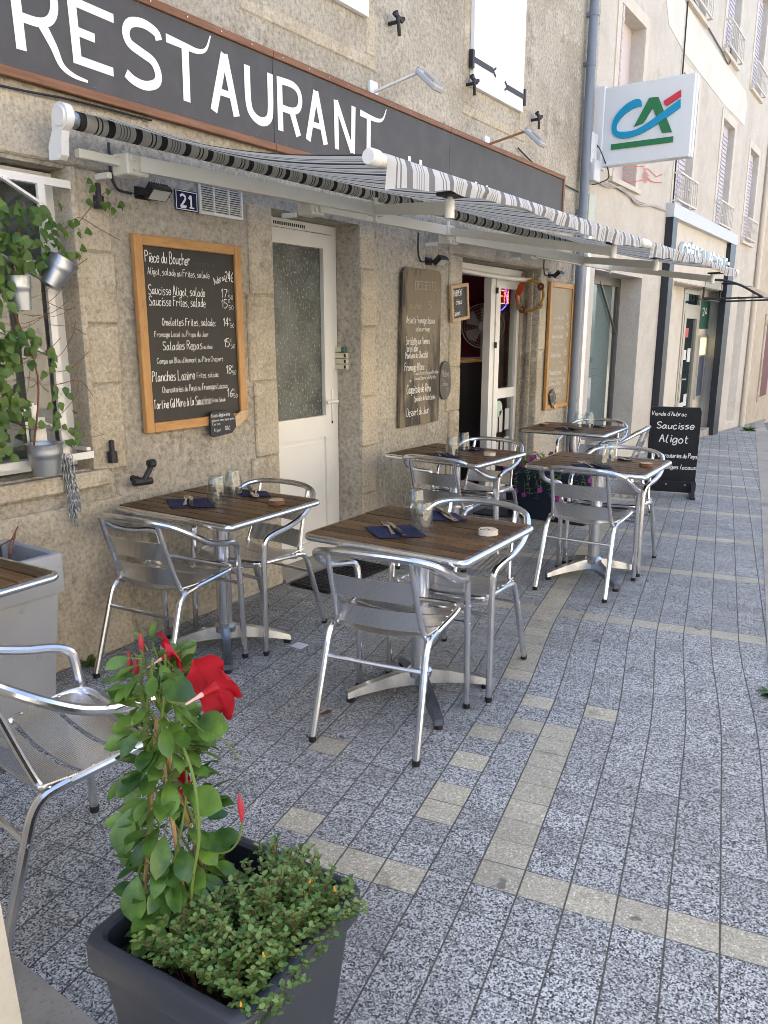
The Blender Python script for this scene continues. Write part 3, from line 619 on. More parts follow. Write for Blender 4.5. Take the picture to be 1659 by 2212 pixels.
# a house across the street: it is what the glass mirrors and what bounces warm light
OH = thing('opposite_house', 'sunlit cream terrace across the street, seen only in reflections', 'building', (13,10,-.2))
s = MB(); holed_wall(s, -14, 34, -1.5, 7.5, [(a,a+1,3,4.6,.2) for a in (-10,-6,-2,2,6,10,14,18,22,26)], 0)
for v_ in s.v: v_.x = 13.2 - v_.x
s.box(13.6,22,-14,34,7.0,7.5); s.build('wall', M_OPP, OH, smooth=0)
s = MB()
for a in (-10,-6,-2,2,6,10,14,18,22,26): s.box(13.36,13.38,a,a+1,3,4.6)
s.build('window', mat('far_glass',(.05,.06,.07),.1), OH, smooth=0)
Y_, Z_, N_ = (0,1,0), (0,0,1), (1,0,0)
# ------------------------------------------------------------------ restaurant sign
SG = thing('sign_board', 'long dark grey RESTAURANT sign board framed in brown wood above the awnings', 'sign', (0,4,2.65))
s = MB(); s.box(.012,.03,.3,3.298,2.44,2.845); s.box(.012,.0305,3.302,5.15,2.44,2.845); s.box(.012,.03,5.154,7.27,2.44,2.845); s.build('panel', M_SIGN, SG, smooth=0)
s = MB()
for a,b_ in ((.3,3.30),(3.302,5.15),(5.152,7.305)): s.rbox(.01,.042,a,b_,2.846,2.882,.003,1); s.rbox(.01,.042,a,b_,2.403,2.439,.003,1)
s.rbox(.01,.042,7.271,7.305,2.44,2.845,.003,1); s.build('frame', M_BROWN, SG)
s = MB()
for k in range(34): 
    y = .5+k*.205+random.uniform(-.05,.05); s.lathe([(.005,0),(.004,.004),(0,.005)], (.042,y,2.864), 6, 'x'); s.lathe([(.004,0),(0,.004)], (.0305,y+.07,2.832), 6, 'x'); s.lathe([(.004,0),(0,.004)], (.0305,y+.03,2.452), 6, 'x')
s.build('screw', M_STEEL, SG)
lt = MB(); lcount = [0]
def stroke(P, wd, k=1, taper=None):
    lcount[0] += 1
    P = [Vector(p) for p in P]
    if k > 1: P = spline(P, k)
    n = len(P); vs = []
    for i in range(n):
        t = (P[min(n-1,i+1)]-P[max(0,i-1)]).normalized(); sd_ = Vector((-t.y,t.x)); f = i/(n-1)
        ww = wd/2*(1 if not taper else (1-f*taper))
        for q in (P[i]+sd_*ww, P[i]-sd_*ww): vs.append((.0316+.00006*lcount[0], q.x, q.y))
    lt.add(vs, [(2*i,2*i+1,2*i+3,2*i+2) for i in range(n-1)])
wd = .042
stroke([(1.893,2.51),(1.885,2.80)],wd); stroke([(1.89,2.785),(1.98,2.785),(2.035,2.765),(2.05,2.71),(2.03,2.655),(1.98,2.628),(1.89,2.625)],.034,5); stroke([(1.985,2.63),(2.03,2.56),(2.06,2.50),(2.11,2.475),(2.175,2.468)],.042,5,.75)
stroke([(2.135,2.523),(2.128,2.767)],.04); stroke([(2.112,2.75),(2.325,2.742)],.034); stroke([(2.13,2.645),(2.225,2.641)],.034); stroke([(2.115,2.54),(2.305,2.535)],.034)
stroke([(2.56,2.725),(2.545,2.752),(2.48,2.768),(2.41,2.752),(2.383,2.71),(2.40,2.67),(2.46,2.65),(2.52,2.63),(2.545,2.585),(2.53,2.545),(2.47,2.522),(2.41,2.528),(2.37,2.548)],.038,4)
stroke([(2.60,2.747),(2.72,2.742),(2.79,2.742),(2.84,2.765),(2.872,2.83)],.036,5,.8); stroke([(2.71,2.745),(2.705,2.51)],.042)
stroke([(2.872,2.505),(2.957,2.775)],.044); stroke([(2.957,2.775),(3.025,2.512)],.044); stroke([(2.91,2.60),(3.0,2.60)],.03)
stroke([(3.11,2.765),(3.112,2.60),(3.14,2.545),(3.20,2.525),(3.255,2.545),(3.275,2.60),(3.278,2.768)],.042,4)
stroke([(3.35,2.51),(3.35,2.77)],.042); stroke([(3.35,2.754),(3.45,2.756),(3.50,2.735),(3.515,2.69),(3.495,2.645),(3.44,2.625),(3.35,2.625)],.034,5); stroke([(3.44,2.63),(3.495,2.51)],.042)
stroke([(3.575,2.505),(3.65,2.77)],.042); stroke([(3.65,2.77),(3.73,2.51)],.042); stroke([(3.60,2.595),(3.70,2.595)],.03)
stroke([(3.835,2.505),(3.83,2.765)],.04); stroke([(3.83,2.76),(3.985,2.515)],.04); stroke([(3.99,2.51),(4.0,2.768)],.04)
stroke([(4.065,2.748),(4.18,2.742),(4.26,2.744),(4.31,2.765),(4.345,2.825)],.036,5,.8); stroke([(4.155,2.745),(4.15,2.51)],.042)
for y0,y1,z1 in ((4.60,4.635,2.60),(4.74,4.775,2.60),(5.02,5.2,2.545),(5.28,5.40,2.545),(5.54,5.575,2.58),(5.72,5.755,2.58),(5.82,6.02,2.54),(6.10,6.22,2.545)): stroke([((y0+y1)/2,2.505),((y0+y1)/2,z1)],y1-y0)
lt.build('lettering', M_LETTER, SG, smooth=0)
# wall lamps over the sign
def arm_lamp(y, z, armmat, lab, first=[None]):
    L_ = thing('sign_lamp', lab, 'lamp', (0,y,z), 'lamps above the sign board')
    s = MB(); s.box(.0,.02,y-.04,y+.04,z-.05,z+.05); s.build('wall_plate', M_PANELPALE, L_, smooth=0)
    s = MB(); s.bar((.02,y,z-.01),(.36,y,z+.05),.014,.014); s.build('arm', armmat, L_, smooth=0)
    s = MB(); Q = Matrix.Translation((.40,y,z)) @ Matrix.Rotation(R(42),4,'Y')
    st = len(s.v); s.rbox(-.065,.105,-.055,.055,-.015,.015,.006,1)
    for k in range(5): s.box(-.01+k*.02,-.002+k*.02,-.048,.048,.015,.032)
    s.xf(Q); s.build('head', mat('lamp_grey',(.42,.43,.44),.4), L_)
    s = MB(); s.bar((.35,y-.03,z+.06),(.39,y-.03,z-.0),.006,.02); s.bar((.35,y+.03,z+.06),(.39,y+.03,z-.0),.006,.02); s.bar((.355,y-.035,z+.055),(.355,y+.035,z+.055),.02,.008); s.build('bracket', M_LGREY, L_, smooth=0)
M_RUSTARM = mat('rusty_arm', (.30,.15,.08), .7)
arm_lamp(2.64, 2.99, M_WHITE, 'grey arm lamp at the left edge of the upper wall, only its wall plate showing')
arm_lamp(4.23, 2.91, M_WHITE, 'grey spotlight on a white arm above the middle of the RESTAURANT sign')
arm_lamp(5.75, 2.885, M_RUSTARM, 'grey spotlight on a rusty brown arm near the right end of the sign')

# ------------------------------------------------------------------ awnings
def fabric_mat(name, dk, md, lt_=(.64,.62,.54,1)):
    M = mat(name, (.5,.5,.48), .85); n, l, b = nodes(M); tc = n.new('ShaderNodeTexCoord'); sp = n.new('ShaderNodeSeparateXYZ'); l.new(tc.outputs['Object'], sp.inputs[0])
    ml = n.new('ShaderNodeMath'); ml.operation = 'DIVIDE'; l.new(sp.outputs[1], ml.inputs[0]); ml.inputs[1].default_value = .262
    fr = n.new('ShaderNodeMath'); fr.operation = 'FRACT'; l.new(ml.outputs[0], fr.inputs[0])
    cr = n.new('ShaderNodeValToRGB'); cr.color_ramp.interpolation = 'CONSTANT'; l.new(fr.outputs[0], cr.inputs[0])
    stops = [(0,dk),(.125,lt_),(.30,dk),(.325,lt_),(.375,dk),(.40,lt_),(.50,dk),(.625,lt_),(.71,md),(.73,lt_),(.765,md),(.785,lt_),(.82,md),(.84,lt_),(.875,md),(.895,lt_)]
    els = cr.color_ramp.elements; els[0].position = 0; els[0].color = stops[0][1]; els[1].position = stops[1][0]; els[1].color = stops[1][1]
    for p, c in stops[2:]: e_ = els.new(p); e_.color = c
    l.new(cr.outputs[0], b.inputs['Base Color'])
    out = n['Material Output']; tb = n.new('ShaderNodeBsdfTranslucent'); l.new(cr.outputs[0], tb.inputs[0]); mx = n.new('ShaderNodeMixShader'); mx.inputs[0].default_value = .45
    l.new(b.outputs[0], mx.inputs[1]); l.new(tb.outputs[0], mx.inputs[2]); l.new(mx.outputs[0], out.inputs[0]); return M
M_FAB = fabric_mat('striped_canvas', (.055,.054,.056,1), (.20,.20,.205,1)); M_FABF = fabric_mat('bleached_canvas', (.27,.27,.285,1), (.40,.40,.415,1), (.74,.75,.76,1))
def awning(y0, y1, arms, label, shoulder_l):
    A = thing('awning', label, 'awning', (0,(y0+y1)/2,2.2), 'striped awnings over the terrace')
    s = MB(); nx, ny = 26, 70; vs = []
    for i in range(nx+1):
        t = i/nx; x = .20+1.40*t
        for j in range(ny+1):
            y = y0+.03+(y1-y0-.06)*j/ny
            z = 2.298-.322*t-.045*math.sin(math.pi*t)*(1+.25*math.sin(y*2.3+y0))+.009*math.sin(y*7+4*t)*math.sin(math.pi*t)*t+.004*math.sin(y*19+2*t)*t
            vs.append((x,y,z))
    s.add(vs, [(i*(ny+1)+j,(i+1)*(ny+1)+j,(i+1)*(ny+1)+j+1,i*(ny+1)+j+1) for i in range(nx) for j in range(ny)])
    s.build('canvas', M_FAB, A, smooth=60)
    s = MB(); s.tube([(.19,y0+.02,2.262),(.19,y1-.02,2.262)], .034, 18); s.build('fabric_roll', M_FAB, A)
    s = MB(); s.tube([(.19,y0-.03,2.262),(.19,y0+.03,2.262)], .031, 16); s.tube([(.19,y1-.03,2.262),(.19,y1+.02,2.262)], .031, 16); s.build('roll_tube', M_GALV, A)
    # valance with a wavy hem
    s = MB(); vs = []; ny = 160
    for j in range(ny+1):
        y = y0+.05+(y1-y0-.1)*j/ny; wv = .010*math.sin(y*9)+.004*math.sin(y*27+1)
        hem = .046+.016*math.sin(y*3.1+y0)+.004*math.sin(y*23)+.03*max(0,1-(y-y0)/.35)
        vs += [(1.596,y,1.988),(1.616,y,1.982),(1.623,y,1.965),(1.623+wv*.5,y,1.955),(1.620+wv,y,1.972-hem)]
    s.add(vs, [(5*j+k,5*j+k+1,5*j+k+6,5*j+k+5) for j in range(ny) for k in range(4)])
    s.build('valance', M_FABF, A, smooth=60)
    s = MB(); s.tube([(1.60,y0,1.965),(1.60,y1,1.965)], .020, 14); s.build('front_bar', M_CREAM, A)
    for y in (y0,y1):
        s = MB(); sg = -1 if y == y0 else 1
        s.lathe([(0,-.012),(.021,-.012),(.0245,-.006),(.0245,.032),(.021,.036)], (1.60,y+sg*.01,1.965), 16, 'y'); s.build('end_cap', M_WHITE, A)
    s = MB(); s.rbox(.12,.155,y0+.05,y1-.05,2.14,2.175,.003,1); s.build('torsion_bar', M_CREAM, A)
    if shoulder_l:
        s = MB(); s.prism([(.19+.05*math.cos(R(a)),2.265+.05*math.sin(R(a))) for a in range(-40,200,20)]+[(.135,2.22),(.105,2.17),(.10,2.12),(.165,2.115),(.185,2.13),(.19,2.18),(.20,2.215)], 1, y0-.05, y0-.018); s.lathe([(0,-.006),(.035,-.006),(.038,0)], (.19,y0-.05,2.265), 18, 'y'); s.build('side_bracket', M_WHITE, A)
    for (S_,E_,F_) in arms:
        s = MB(); S_, E_, F_ = Vector(S_), Vector(E_), Vector(F_)
        s.bar(S_, E_, .03, .06); s.bar(E_, F_, .026, .048); a_o = s.build('arm', M_CREAM, A, smooth=0)
        s = MB(); s.rbox(E_.x-.03,E_.x+.03,E_.y-.045,E_.y+.045,E_.z-.034,E_.z+.034,.006,1)
        s.lathe([(0,-.06),(.012,-.06),(.012,.06),(0,.06)], E_, 8); s.build('elbow', M_CREAM, a_o)
        s = MB(); s.rbox(.10,.20,S_.y-.06,S_.y+.05,S_.z-.045,S_.z+.04,.006,1); s.rbox(.005,.10,S_.y-.085,S_.y-.062,S_.z-.055,S_.z-.03,.003,1)
        for dz in (-.02,.02): s.lathe([(0,0),(.011,.0),(.011,.012),(0,.012)], (.2,S_.y-.03,S_.z+dz), 8, 'x')
        s.build('shoulder', M_CREAM, a_o)
        s = MB(); s.lathe([(0,-.035),(.018,-.035),(.018,.03),(.010,.03),(.010,.052),(0,.052)], F_, 12); s.build('tip', M_WHITE, a_o)
        s = MB(); s.rbox(F_.x-.03,F_.x+.09,F_.y-.05,F_.y+.05,F_.z+.038,F_.z+.05,.003,1); s.build('tip_plate', M_IRON, a_o)
    return A
awning(1.97, 4.62, [((.2,2.27,2.15),(.47,3.6,2.11),(1.52,2.565,1.905)),((.2,3.45,2.13),(.26,4.75,2.13),(1.52,4.377,1.90))], 'grey and white striped awning over the white door, the nearer of the two', True)
awning(4.70, 7.29, [((.2,4.95,2.11),(.65,6.25,2.035),(1.52,5.216,1.885)),((.2,6.32,2.11),(.42,7.6,2.075),(1.52,6.836,1.885))], 'grey and white striped awning over the open entrance, the farther of the two', False)

# ------------------------------------------------------------------ floodlights, number plate, vent
def floodlight(y, z, x, label, ry=-50, rz=0):
    F = thing('floodlight', label, 'floodlight', (x,y,z), 'black floodlights under the awnings')
    Q = Matrix.Translation((x,y,z)) @ Matrix.Rotation(R(rz),4,'Z') @ Matrix.Rotation(R(-ry),4,'Y')
    s = MB(); s.rbox(-.018,.012,-.058,.058,-.036,.036,.005,1)
    for k in range(9): s.box(-.030,-.018,-.052+k*.0122,-.048+k*.0122,-.032,.032)
    s.xf(Q); s.build('housing', M_IRON, F)
    s = MB(); s.box(.012,.0135,-.048,.048,-.027,.027); s.xf(Q); s.build('lens', mat('lamp_lens',(.5,.52,.5),.2), F, smooth=0)
    s = MB(); s.box(0,.012,y-.06,y+.02,z-.02,z+.03); s.bar((.01,y-.063,z+.0),(x,y-.063,z),.006,.02); s.bar((.01,y+.063,z),(x,y+.063,z),.006,.02); s.bar((.012,y-.066,z),(.012,y+.066,z),.02,.006); s.build('bracket', M_IRON, F, smooth=0)
    s = MB(); s.tube([(.02,y-.09,z-.005),(.03,y-.17,z+.0),(.03,y-.20,z+.06),(.03,y-.20,z+.18)], .006, 6, smooth=5); s.build('cable', M_IRON, F)
floodlight(2.455, 2.072, .09, 'black floodlight on the wall beside the number 21 plate')
floodlight(4.94, 1.955, .10, 'black floodlight above the tall dessert board')
floodlight(7.12, 1.985, .10, 'black floodlight above the far menu board by the drainpipe')
NP = thing('house_number', 'navy enamel house number plate reading 21', 'sign', (.01,2.75,2.125))
s = MB(); s.rbox(.004,.012,2.618,2.756,2.032,2.124,.002,1); s.build('plate', M_NUMBER, NP)
s = MB(); framebars(s, .0121,.0128, 2.622,2.752,2.036,2.120,.0035)
write(s, "2", (.0128,2.648,2.048), Y_, Z_, N_, .058, .032, .0105, 0, 0); write(s, "1", (.0128,2.70,2.048), Y_, Z_, N_, .058, .014, .0105, 0, 0)
s.box(.0128,.0133,2.648,2.685,2.048,2.056); s.box(.0128,.0133,2.702,2.732,2.046,2.052)
s.build('numerals', M_LETTER, NP, smooth=0)
VG = thing('vent_grille', 'white louvred ventilation grille beside the house number', 'vent', (.01,2.91,2.11))
s = MB(); s.box(.002,.008,2.77,3.052,2.035,2.178); s.build('backing', M_DARK, VG, smooth=0)
s = MB(); framebars(s, .0085,.02,2.765,3.056,2.03,2.183,.011,cols=(2.86,2.96))
for k in range(13): s.bar((.014,2.775,2.045+k*.0105),(.014,3.047,2.045+k*.0105),.012,.0035,(.6,0,1))
s.build('louvres', M_WHITE, VG, smooth=0)

# ------------------------------------------------------------------ menu boards
def frame_yz(mb, x0, x1, y0, y1, z0, z1, w, which):
    if which == 'v': mb.rbox(x0,x1,y0,y0+w,z0,z1,.003,1); mb.rbox(x0,x1,y1-w,y1,z0,z1,.003,1)
    else: mb.rbox(x0,x1,y0+w+.0005,y1-w-.0005,z0,z0+w,.003,1); mb.rbox(x0,x1,y0+w+.0005,y1-w-.0005,z1-w,z1,.003,1)
def menu_board(name, label, y0, y1, z0, z1, w, x, board_m, t=.03):
    B = thing(name, label, 'menu board', (x,(y0+y1)/2,z0))
    for ya in (y0, y1-w): s = MB(); s.rbox(x,x+t,ya,ya+w,z0,z1,.003,1); s.build('frame_stile', M_OAKZ, B)
    for za in (z0, z1-w): s = MB(); s.rbox(x,x+t,y0+w+.0005,y1-w-.0005,za,za+w,.003,1); s.build('frame_rail', M_OAKX, B)
    s = MB(); s.box(x+.004, x+t*.55, y0+w*.8, y1-w*.8, z0+w*.8, z1-w*.8); s.build('board', board_m, B, smooth=0)
    return B
B = menu_board('menu_board', 'large black menu board in a honey wood frame beside the white door', 2.342,3.008,1.005,1.898,.046,.012,M_SLATE)
s = MB(); o = .012+.03*.55+.001
ROWS = [("Pièce du Boucher",2.405,2.67,1.783,.050),("Aligot, salade ou Frites, salade",2.415,2.79,1.728,.031),("24€",2.90,2.955,1.72,.05),
 ("Saucisse Aligot, salade",2.412,2.755,1.640,.042),("17",2.865,2.905,1.64,.042),("50",2.915,2.945,1.632,.022),("€",2.912,2.925,1.668,.014),("Saucisse Frites, salade",2.412,2.755,1.590,.042),("15",2.865,2.905,1.59,.042),("50",2.915,2.945,1.582,.022),("€",2.912,2.925,1.618,.014),
 ("Omelettes Frites, salade:",2.48,2.815,1.500,.037),("14",2.87,2.908,1.50,.042),("50",2.917,2.945,1.492,.022),("€",2.912,2.925,1.528,.014),("Fromage Local ou Propo du Jour",2.43,2.765,1.448,.026),
 ("Salades Repas",2.475,2.72,1.387,.042),("au choix:",2.73,2.79,1.388,.022),("15",2.87,2.908,1.395,.042),("50",2.917,2.945,1.387,.022),("€",2.912,2.925,1.423,.014),("Compo ou Bleu d'Aumont ou Père Chapert",2.435,2.855,1.325,.026),
 ("Planches Lozère",2.40,2.66,1.243,.046),("Frites, salade:",2.675,2.82,1.247,.026),("18",2.875,2.912,1.26,.042),("50",2.92,2.945,1.252,.022),("€",2.915,2.928,1.288,.014),("Charcuteries du Pays ou Fromages Locaux",2.455,2.88,1.187,.029),
 ("Tartine Gd Mère à la Saucisse",2.40,2.76,1.115,.042),("Frites, Salade",2.77,2.86,1.12,.02),("16",2.875,2.915,1.14,.042),("50",2.92,2.948,1.132,.022),("€",2.918,2.93,1.168,.014)]
for t_, a, b_, z, sz in ROWS: write(s, t_, (o,a,z), Y_, Z_, N_, sz, b_-a, sz*.075)
write(s, "Aubrac", (o,2.825,1.70), (0,.93,.36), (0,-.36,.93), N_, .034, .085, .003)
s.build('menu_text', M_CHALK, B, smooth=0)
s = MB(); write(s, "selon arrivage", (o,2.69,1.783), Y_, Z_, N_, .028, .14, .0025); s.build('faded_text', mat('rubbed_chalk',(.09,.085,.08),.8), B, smooth=0)
# small paddle board hooked on its lower corner
P = thing('paddle_board', 'small black paddle board hanging on the corner of the large menu board', 'menu board', (.045,2.80,.95))
def polyx(poly, x0, x1): 
    q = MB(); q.prism(poly, 0, x0, x1); return q
q = polyx([(2.725,1.06),(2.74,1.075),(2.865,1.075),(2.885,1.06),(2.90,1.035),(2.905,.985),(2.875,.955),(2.74,.945),(2.725,.955)], .046,.056); q.build('board', mat('navy_chalkboard',(.014,.018,.028),.5), P)
q = polyx([(2.885,1.02),(2.90,1.035),(2.95,1.062),(2.995,1.068),(3.0,1.05),(2.99,1.025),(2.93,.985),(2.905,.985)], .044,.054)
q.v = [v + Vector((0,0,0)) for v in q.v]; q.build('handle', M_LOG, P)
s = MB(); o2 = .0575
for t_, a, b_, z, sz in (("Assiette Végétarienne",2.732,2.86,1.047,.019),("salade verte, tomate, légumes, graines",2.732,2.89,1.025,.012),("Farçous",2.735,2.79,1.005,.015),("Aligot",2.745,2.79,.973,.016),("18€",2.82,2.86,.973,.022)): write(s, t_, (o2,a,z), Y_, Z_, N_, sz, b_-a, sz*.075)
s.build('menu_text', M_CHALK, P, smooth=0)
# tall dessert plank
D = thing('dessert_board', 'tall dark painted plank with the dessert list in white writing', 'menu board', (.02,4.8,.81))
poly = []
for (y,z,a0) in ((5.0,1.84,0),(4.60,1.84,90)):
    for k in range(6): a = R(a0+18*k); poly.append((y+.06*math.cos(a), z+.06*math.sin(a)))
poly += [(4.515,.81),(5.045,.815)]
q = polyx(poly, .014,.034); q.build('plank', M_PLANK, D)
s = MB(); o = .0355
for t_, a, b_, z, sz in (("Assiette Fromages locaux",4.59,4.97,1.53,.048),("selon arrivage",4.71,4.90,1.475,.036),("Tartelette aux Pommes",4.58,4.90,1.385,.05),("Tarte Tatin",4.58,4.735,1.335,.05),("Moelleux au Chocolat",4.58,4.88,1.29,.05),
 ("Fromage Blanc",4.57,4.83,1.205,.052),("Coulis Fruits Rouges Praliné",4.70,5.03,1.17,.026),("Caramel Beurre salé Myrtille",4.70,4.99,1.135,.026),("ou",4.635,4.655,1.125,.028),("Coupétade de Véro",4.60,4.92,1.045,.062),("Spécialité de Haute Lozère",4.70,4.99,.985,.04),("Dessert du Jour",4.60,4.90,.885,.055)): write(s, t_, (o,a,z), Y_, Z_, N_, sz, b_-a, sz*.075)
s.build('menu_text', M_CHALK, D, smooth=0)
s = MB()
for t_, a, b_, z, sz in (("DESSERTS",4.70,4.98,1.76,.055),("au choix",4.63,4.78,1.63,.045),("5",4.88,4.92,1.63,.05)): write(s, t_, (o,a,z), Y_, Z_, N_, sz, b_-a, sz*.09)
s.build('faded_text', M_CHALKDIM, D, smooth=0)
# little payment slate
Q_ = thing('payment_board', 'small tilted wood framed slate about payment beside the entrance', 'sign', (.03,5.34,1.69))
s = MB(); Mx = Matrix.Translation((0,5.338,1.688)) @ Matrix.Rotation(R(7),4,'X')
s = MB()
for ya in (-.135,.109): s = MB(); s.rbox(.02,.045,ya,ya+.026,-.135,.135,.003,1); s.xf(Mx); s.build('frame_stile', M_LOG, Q_)
for za in (-.135,.109): s = MB(); s.rbox(.02,.045,-.1085,.1085,za,za+.026,.003,1); s.xf(Mx); s.build('frame_rail', M_LOG, Q_)
s = MB(); s.box(.022,.034,-.112,.112,-.112,.112); s.xf(Mx); s.build('slate', M_SLATE, Q_, smooth=0)
s = MB(); write(s, "PAIEMENT", (.0355,-.095,.05), Y_, Z_, N_, .045, .14, .005); write(s, "chèque", (.0355,-.06,-.01), Y_, Z_, N_, .04, .09, .004); write(s, "Espèces", (.0355,-.1,-.09), Y_, Z_, N_, .04, .10, .004); s.xf(Mx); s.build('chalk_text', M_CHALK, Q_, smooth=0)
# oval slate
O_ = thing('oval_slate', 'grey oval slate chalked with melon, hung below the payment board', 'sign', (.02,5.16,1.11))
poly = [(5.163+.082*math.cos(a)*(1-.06*math.sin(3*a)), 1.11+.145*math.copysign(abs(math.sin(a))**.8,math.sin(a))) for a in [2*math.pi*k/24 for k in range(24)]]
q = polyx(poly,.012,.024); q.build('slate', mat('grey_slate',(.10,.095,.085),.8,vary=[(18,(.16,.15,.14),.5,.7)],bump=(40,.4,.002)), O_)
s = MB(); write(s, "Melon", (.0255,5.105,1.14), Y_, Z_, N_, .05, .10, .004); write(s, "Jambon", (.0255,5.11,1.07), Y_, Z_, N_, .035, .09, .003); s.build('chalk_text', mat('dull_chalk',(.35,.34,.32),.9), O_, smooth=0)
# far menu board by the drainpipe
B2 = menu_board('menu_board', 'narrow brown menu board in a light wood frame beside the drainpipe', 7.085,7.70,.725,1.93,.046,.012,mat('brown_chalkboard',(.27,.215,.135),.5,vary=[(3,(.32,.26,.17),.4,.7)]))
s = MB(); o = .0300
for t_, a, b_, z, sz in (("Saucisse Aligot, salade",7.2,7.47,1.59,.036),("17",7.55,7.60,1.60,.05),("Saucisse Frites, salade",7.2,7.47,1.50,.036),("15",7.55,7.60,1.51,.05),("Omelettes Frites, salade",7.19,7.46,1.41,.04),("14",7.55,7.60,1.42,.05),("Fromage Local",7.2,7.48,1.34,.022),("Salades Repas",7.18,7.43,1.23,.05),("15",7.52,7.59,1.245,.055),("Compo ou Bleu",7.19,7.5,1.17,.025),("Planches Lozère",7.17,7.46,1.06,.05),("18",7.53,7.59,1.075,.055),("Charcuteries",7.17,7.5,1.01,.03),("Tartine Gd Mère",7.16,7.46,.955,.045),("16",7.53,7.59,.965,.055),("Menu enfant 12€",7.24,7.48,.88,.045),("glace",7.3,7.45,.83,.025)): write(s, t_, (o,a,z), Y_, Z_, N_, sz, b_-a, sz*.13)
s.build('menu_text', mat('cream_chalk',(.62,.58,.5),.8), B2, smooth=0)
P2 = thing('paddle_board', 'little slate paddle resting on the lower corner of the far menu board', 'menu board', (.05,7.2,.76))
s = MB(); Mx = Matrix.Translation((.046,7.235,.835)) @ Matrix.Rotation(R(32),4,'X'); s.rbox(0,.01,-.065,.065,-.08,.08,.004,1); s.xf(Mx); s.build('slate', mat('blotchy_slate',(.08,.07,.055),.8,vary=[(30,(.3,.27,.2),.5,.6)]), P2)
s = MB(); s.rbox(0,.01,-.018,.018,-.135,-.081,.004,1); s.xf(Mx); s.build('handle', M_LOG, P2)

# ------------------------------------------------------------------ small things on the wall
DB = thing('doorbell_panel', 'column of white doorbell boxes on the stone jamb of the white door', 'doorbell', (-.14,4.08,1.23))
s = MB()
for k in range(3): s.rbox(-.195,-.085,4.058,4.085,1.232+k*.036,1.264+k*.036,.003,1)
s.rbox(-.19,-.13,4.058,4.085,1.342,1.375,.004,1); s.build('button_box', mat('cream_plastic',(.62,.58,.45),.5), DB)
s = MB(); s.rbox(-.128,-.10,4.056,4.085,1.342,1.377,.004,1); s.build('green_box', mat('green_plastic',(.06,.16,.11),.5), DB)
s = MB()
for k in range(3): s.box(-.105,-.09,4.0565,4.0585,1.238+k*.036,1.258+k*.036)
s.build('name_tag', M_BLACK, DB, smooth=0)
WR = thing('wreath', 'yellow and orange ring wreath with brown felt flowers hanging in the entrance', 'wreath', (-.03,6.77,1.79))
wc = Vector((-.03,6.77,1.79))
def ring(mb, r, r2, a0, a1, n=30): mb.tube([wc+Vector((r*math.cos(a),.006*math.sin(a*2),r*math.sin(a))) for a in [R(a0+(a1-a0)*k/n) for k in range(n+1)]], r2, 8)
s = MB(); ring(s,.132,.013,-135,125); s.build('ring', mat('mustard_felt',(.42,.22,.03),.9), WR)
s = MB(); ring(s,.132,.014,125,225,16); vs = [(-.125,-.01,.02),(-.115,-.02,.10),(-.04,-.025,.135),(-.055,-.03,.05),(-.09,-.028,.0)]; s.add([wc+Vector(v_) for v_ in vs]+[wc+Vector(v_)+Vector((0,.008,0)) for v_ in vs],[(0,1,2,3,4),(5,6,7,8,9)]+[(k,(k+1)%5,5+(k+1)%5,5+k) for k in range(5)]); s.build('orange_feather', mat('orange_felt',(.55,.09,.03),.8), WR)
s = MB(); s.tube([wc+Vector((0,0,.132)),wc+Vector((0,.0,.15))], .002, 5); s.build('thread', M_IRON, WR)
for (a,c1) in ((35,0),(-38,1),(-118,0),(-135,1)):
    p = wc+Vector((.135*math.cos(R(a)),-.012,.135*math.sin(R(a)))); s = MB()
    for k in range(8): s.lathe([(0,0),(.012,-.002),(.013,-.008),(0,-.012)], p+Vector((.022*math.cos(k*.785),0,.022*math.sin(k*.785))), 8, 'y')
    fl = s.build('felt_flower', mat('tan_felt',(.45,.30,.17),.9) if c1 else mat('brown_felt',(.14,.05,.025),.9), WR)
    s = MB(); s.lathe([(0,0),(.013,-.001),(.011,-.016),(0,-.018)], p, 10, 'y'); s.build('flower_heart', mat('dark_tan_felt',(.3,.17,.09),.9), fl)
LED = thing('open_sign', 'red and blue LED sign reading OPEN glowing behind the entrance glass', 'sign', (-.5,7.2,1.8))
s = MB(); s.box(-.52,-.505,6.88,7.32,1.66,1.95); s.build('backing', M_BLACK, LED, smooth=0)
def dots(mb, P, step, r):
    for a, b_ in zip(P, P[1:]):
        a, b_ = Vector(a), Vector(b_); n = max(1, round((b_-a).length/step))
        for k in range(n+1):
            p = a + (b_-a)*k/n; mb.lathe([(r,0),(r*.7,.005),(0,.007)], (-.504,p.x,p.y), 6, 'x')
s = MB(); y = 6.90
for ch in ("O","P","E","N"):
    for Pp in glyph(ch)[0]: dots(s, [(y+p.x*.0165, 1.745+p.y*.0175) for p in Pp], .013, .0042)
    y += .108
s.build('red_dots', mat('led_red',(.3,.02,.01),.5,emit=(1,.06,.03),estr=5), LED, smooth=0)
s = MB(); dots(s, [(7.10+.19*math.cos(a),1.80+.125*math.sin(a)) for a in [2*math.pi*k/44 for k in range(45)]], .02, .004); s.build('blue_dots', mat('led_blue',(.02,.02,.3),.5,emit=(.08,.06,1),estr=5), LED, smooth=0)
FN = thing('pedestal_fan', 'white pedestal fan standing inside the entrance', 'fan', (-.85,7.45,0))
s = MB(); c = Vector((-.85,7.45,1.53)); dn = Vector((.55,-.83,0)); Q = Matrix.Translation(c) @ dn.to_track_quat('Z','Y').to_matrix().to_4x4()
t_ = MB()
for r_ in (.225,.20,.17,.14,.11,.08): t_.tube([(r_*math.cos(a),r_*math.sin(a),.05-(r_*.9)**2) for a in [2*math.pi*k/36 for k in range(36)]], .0022, 5, closed=True)
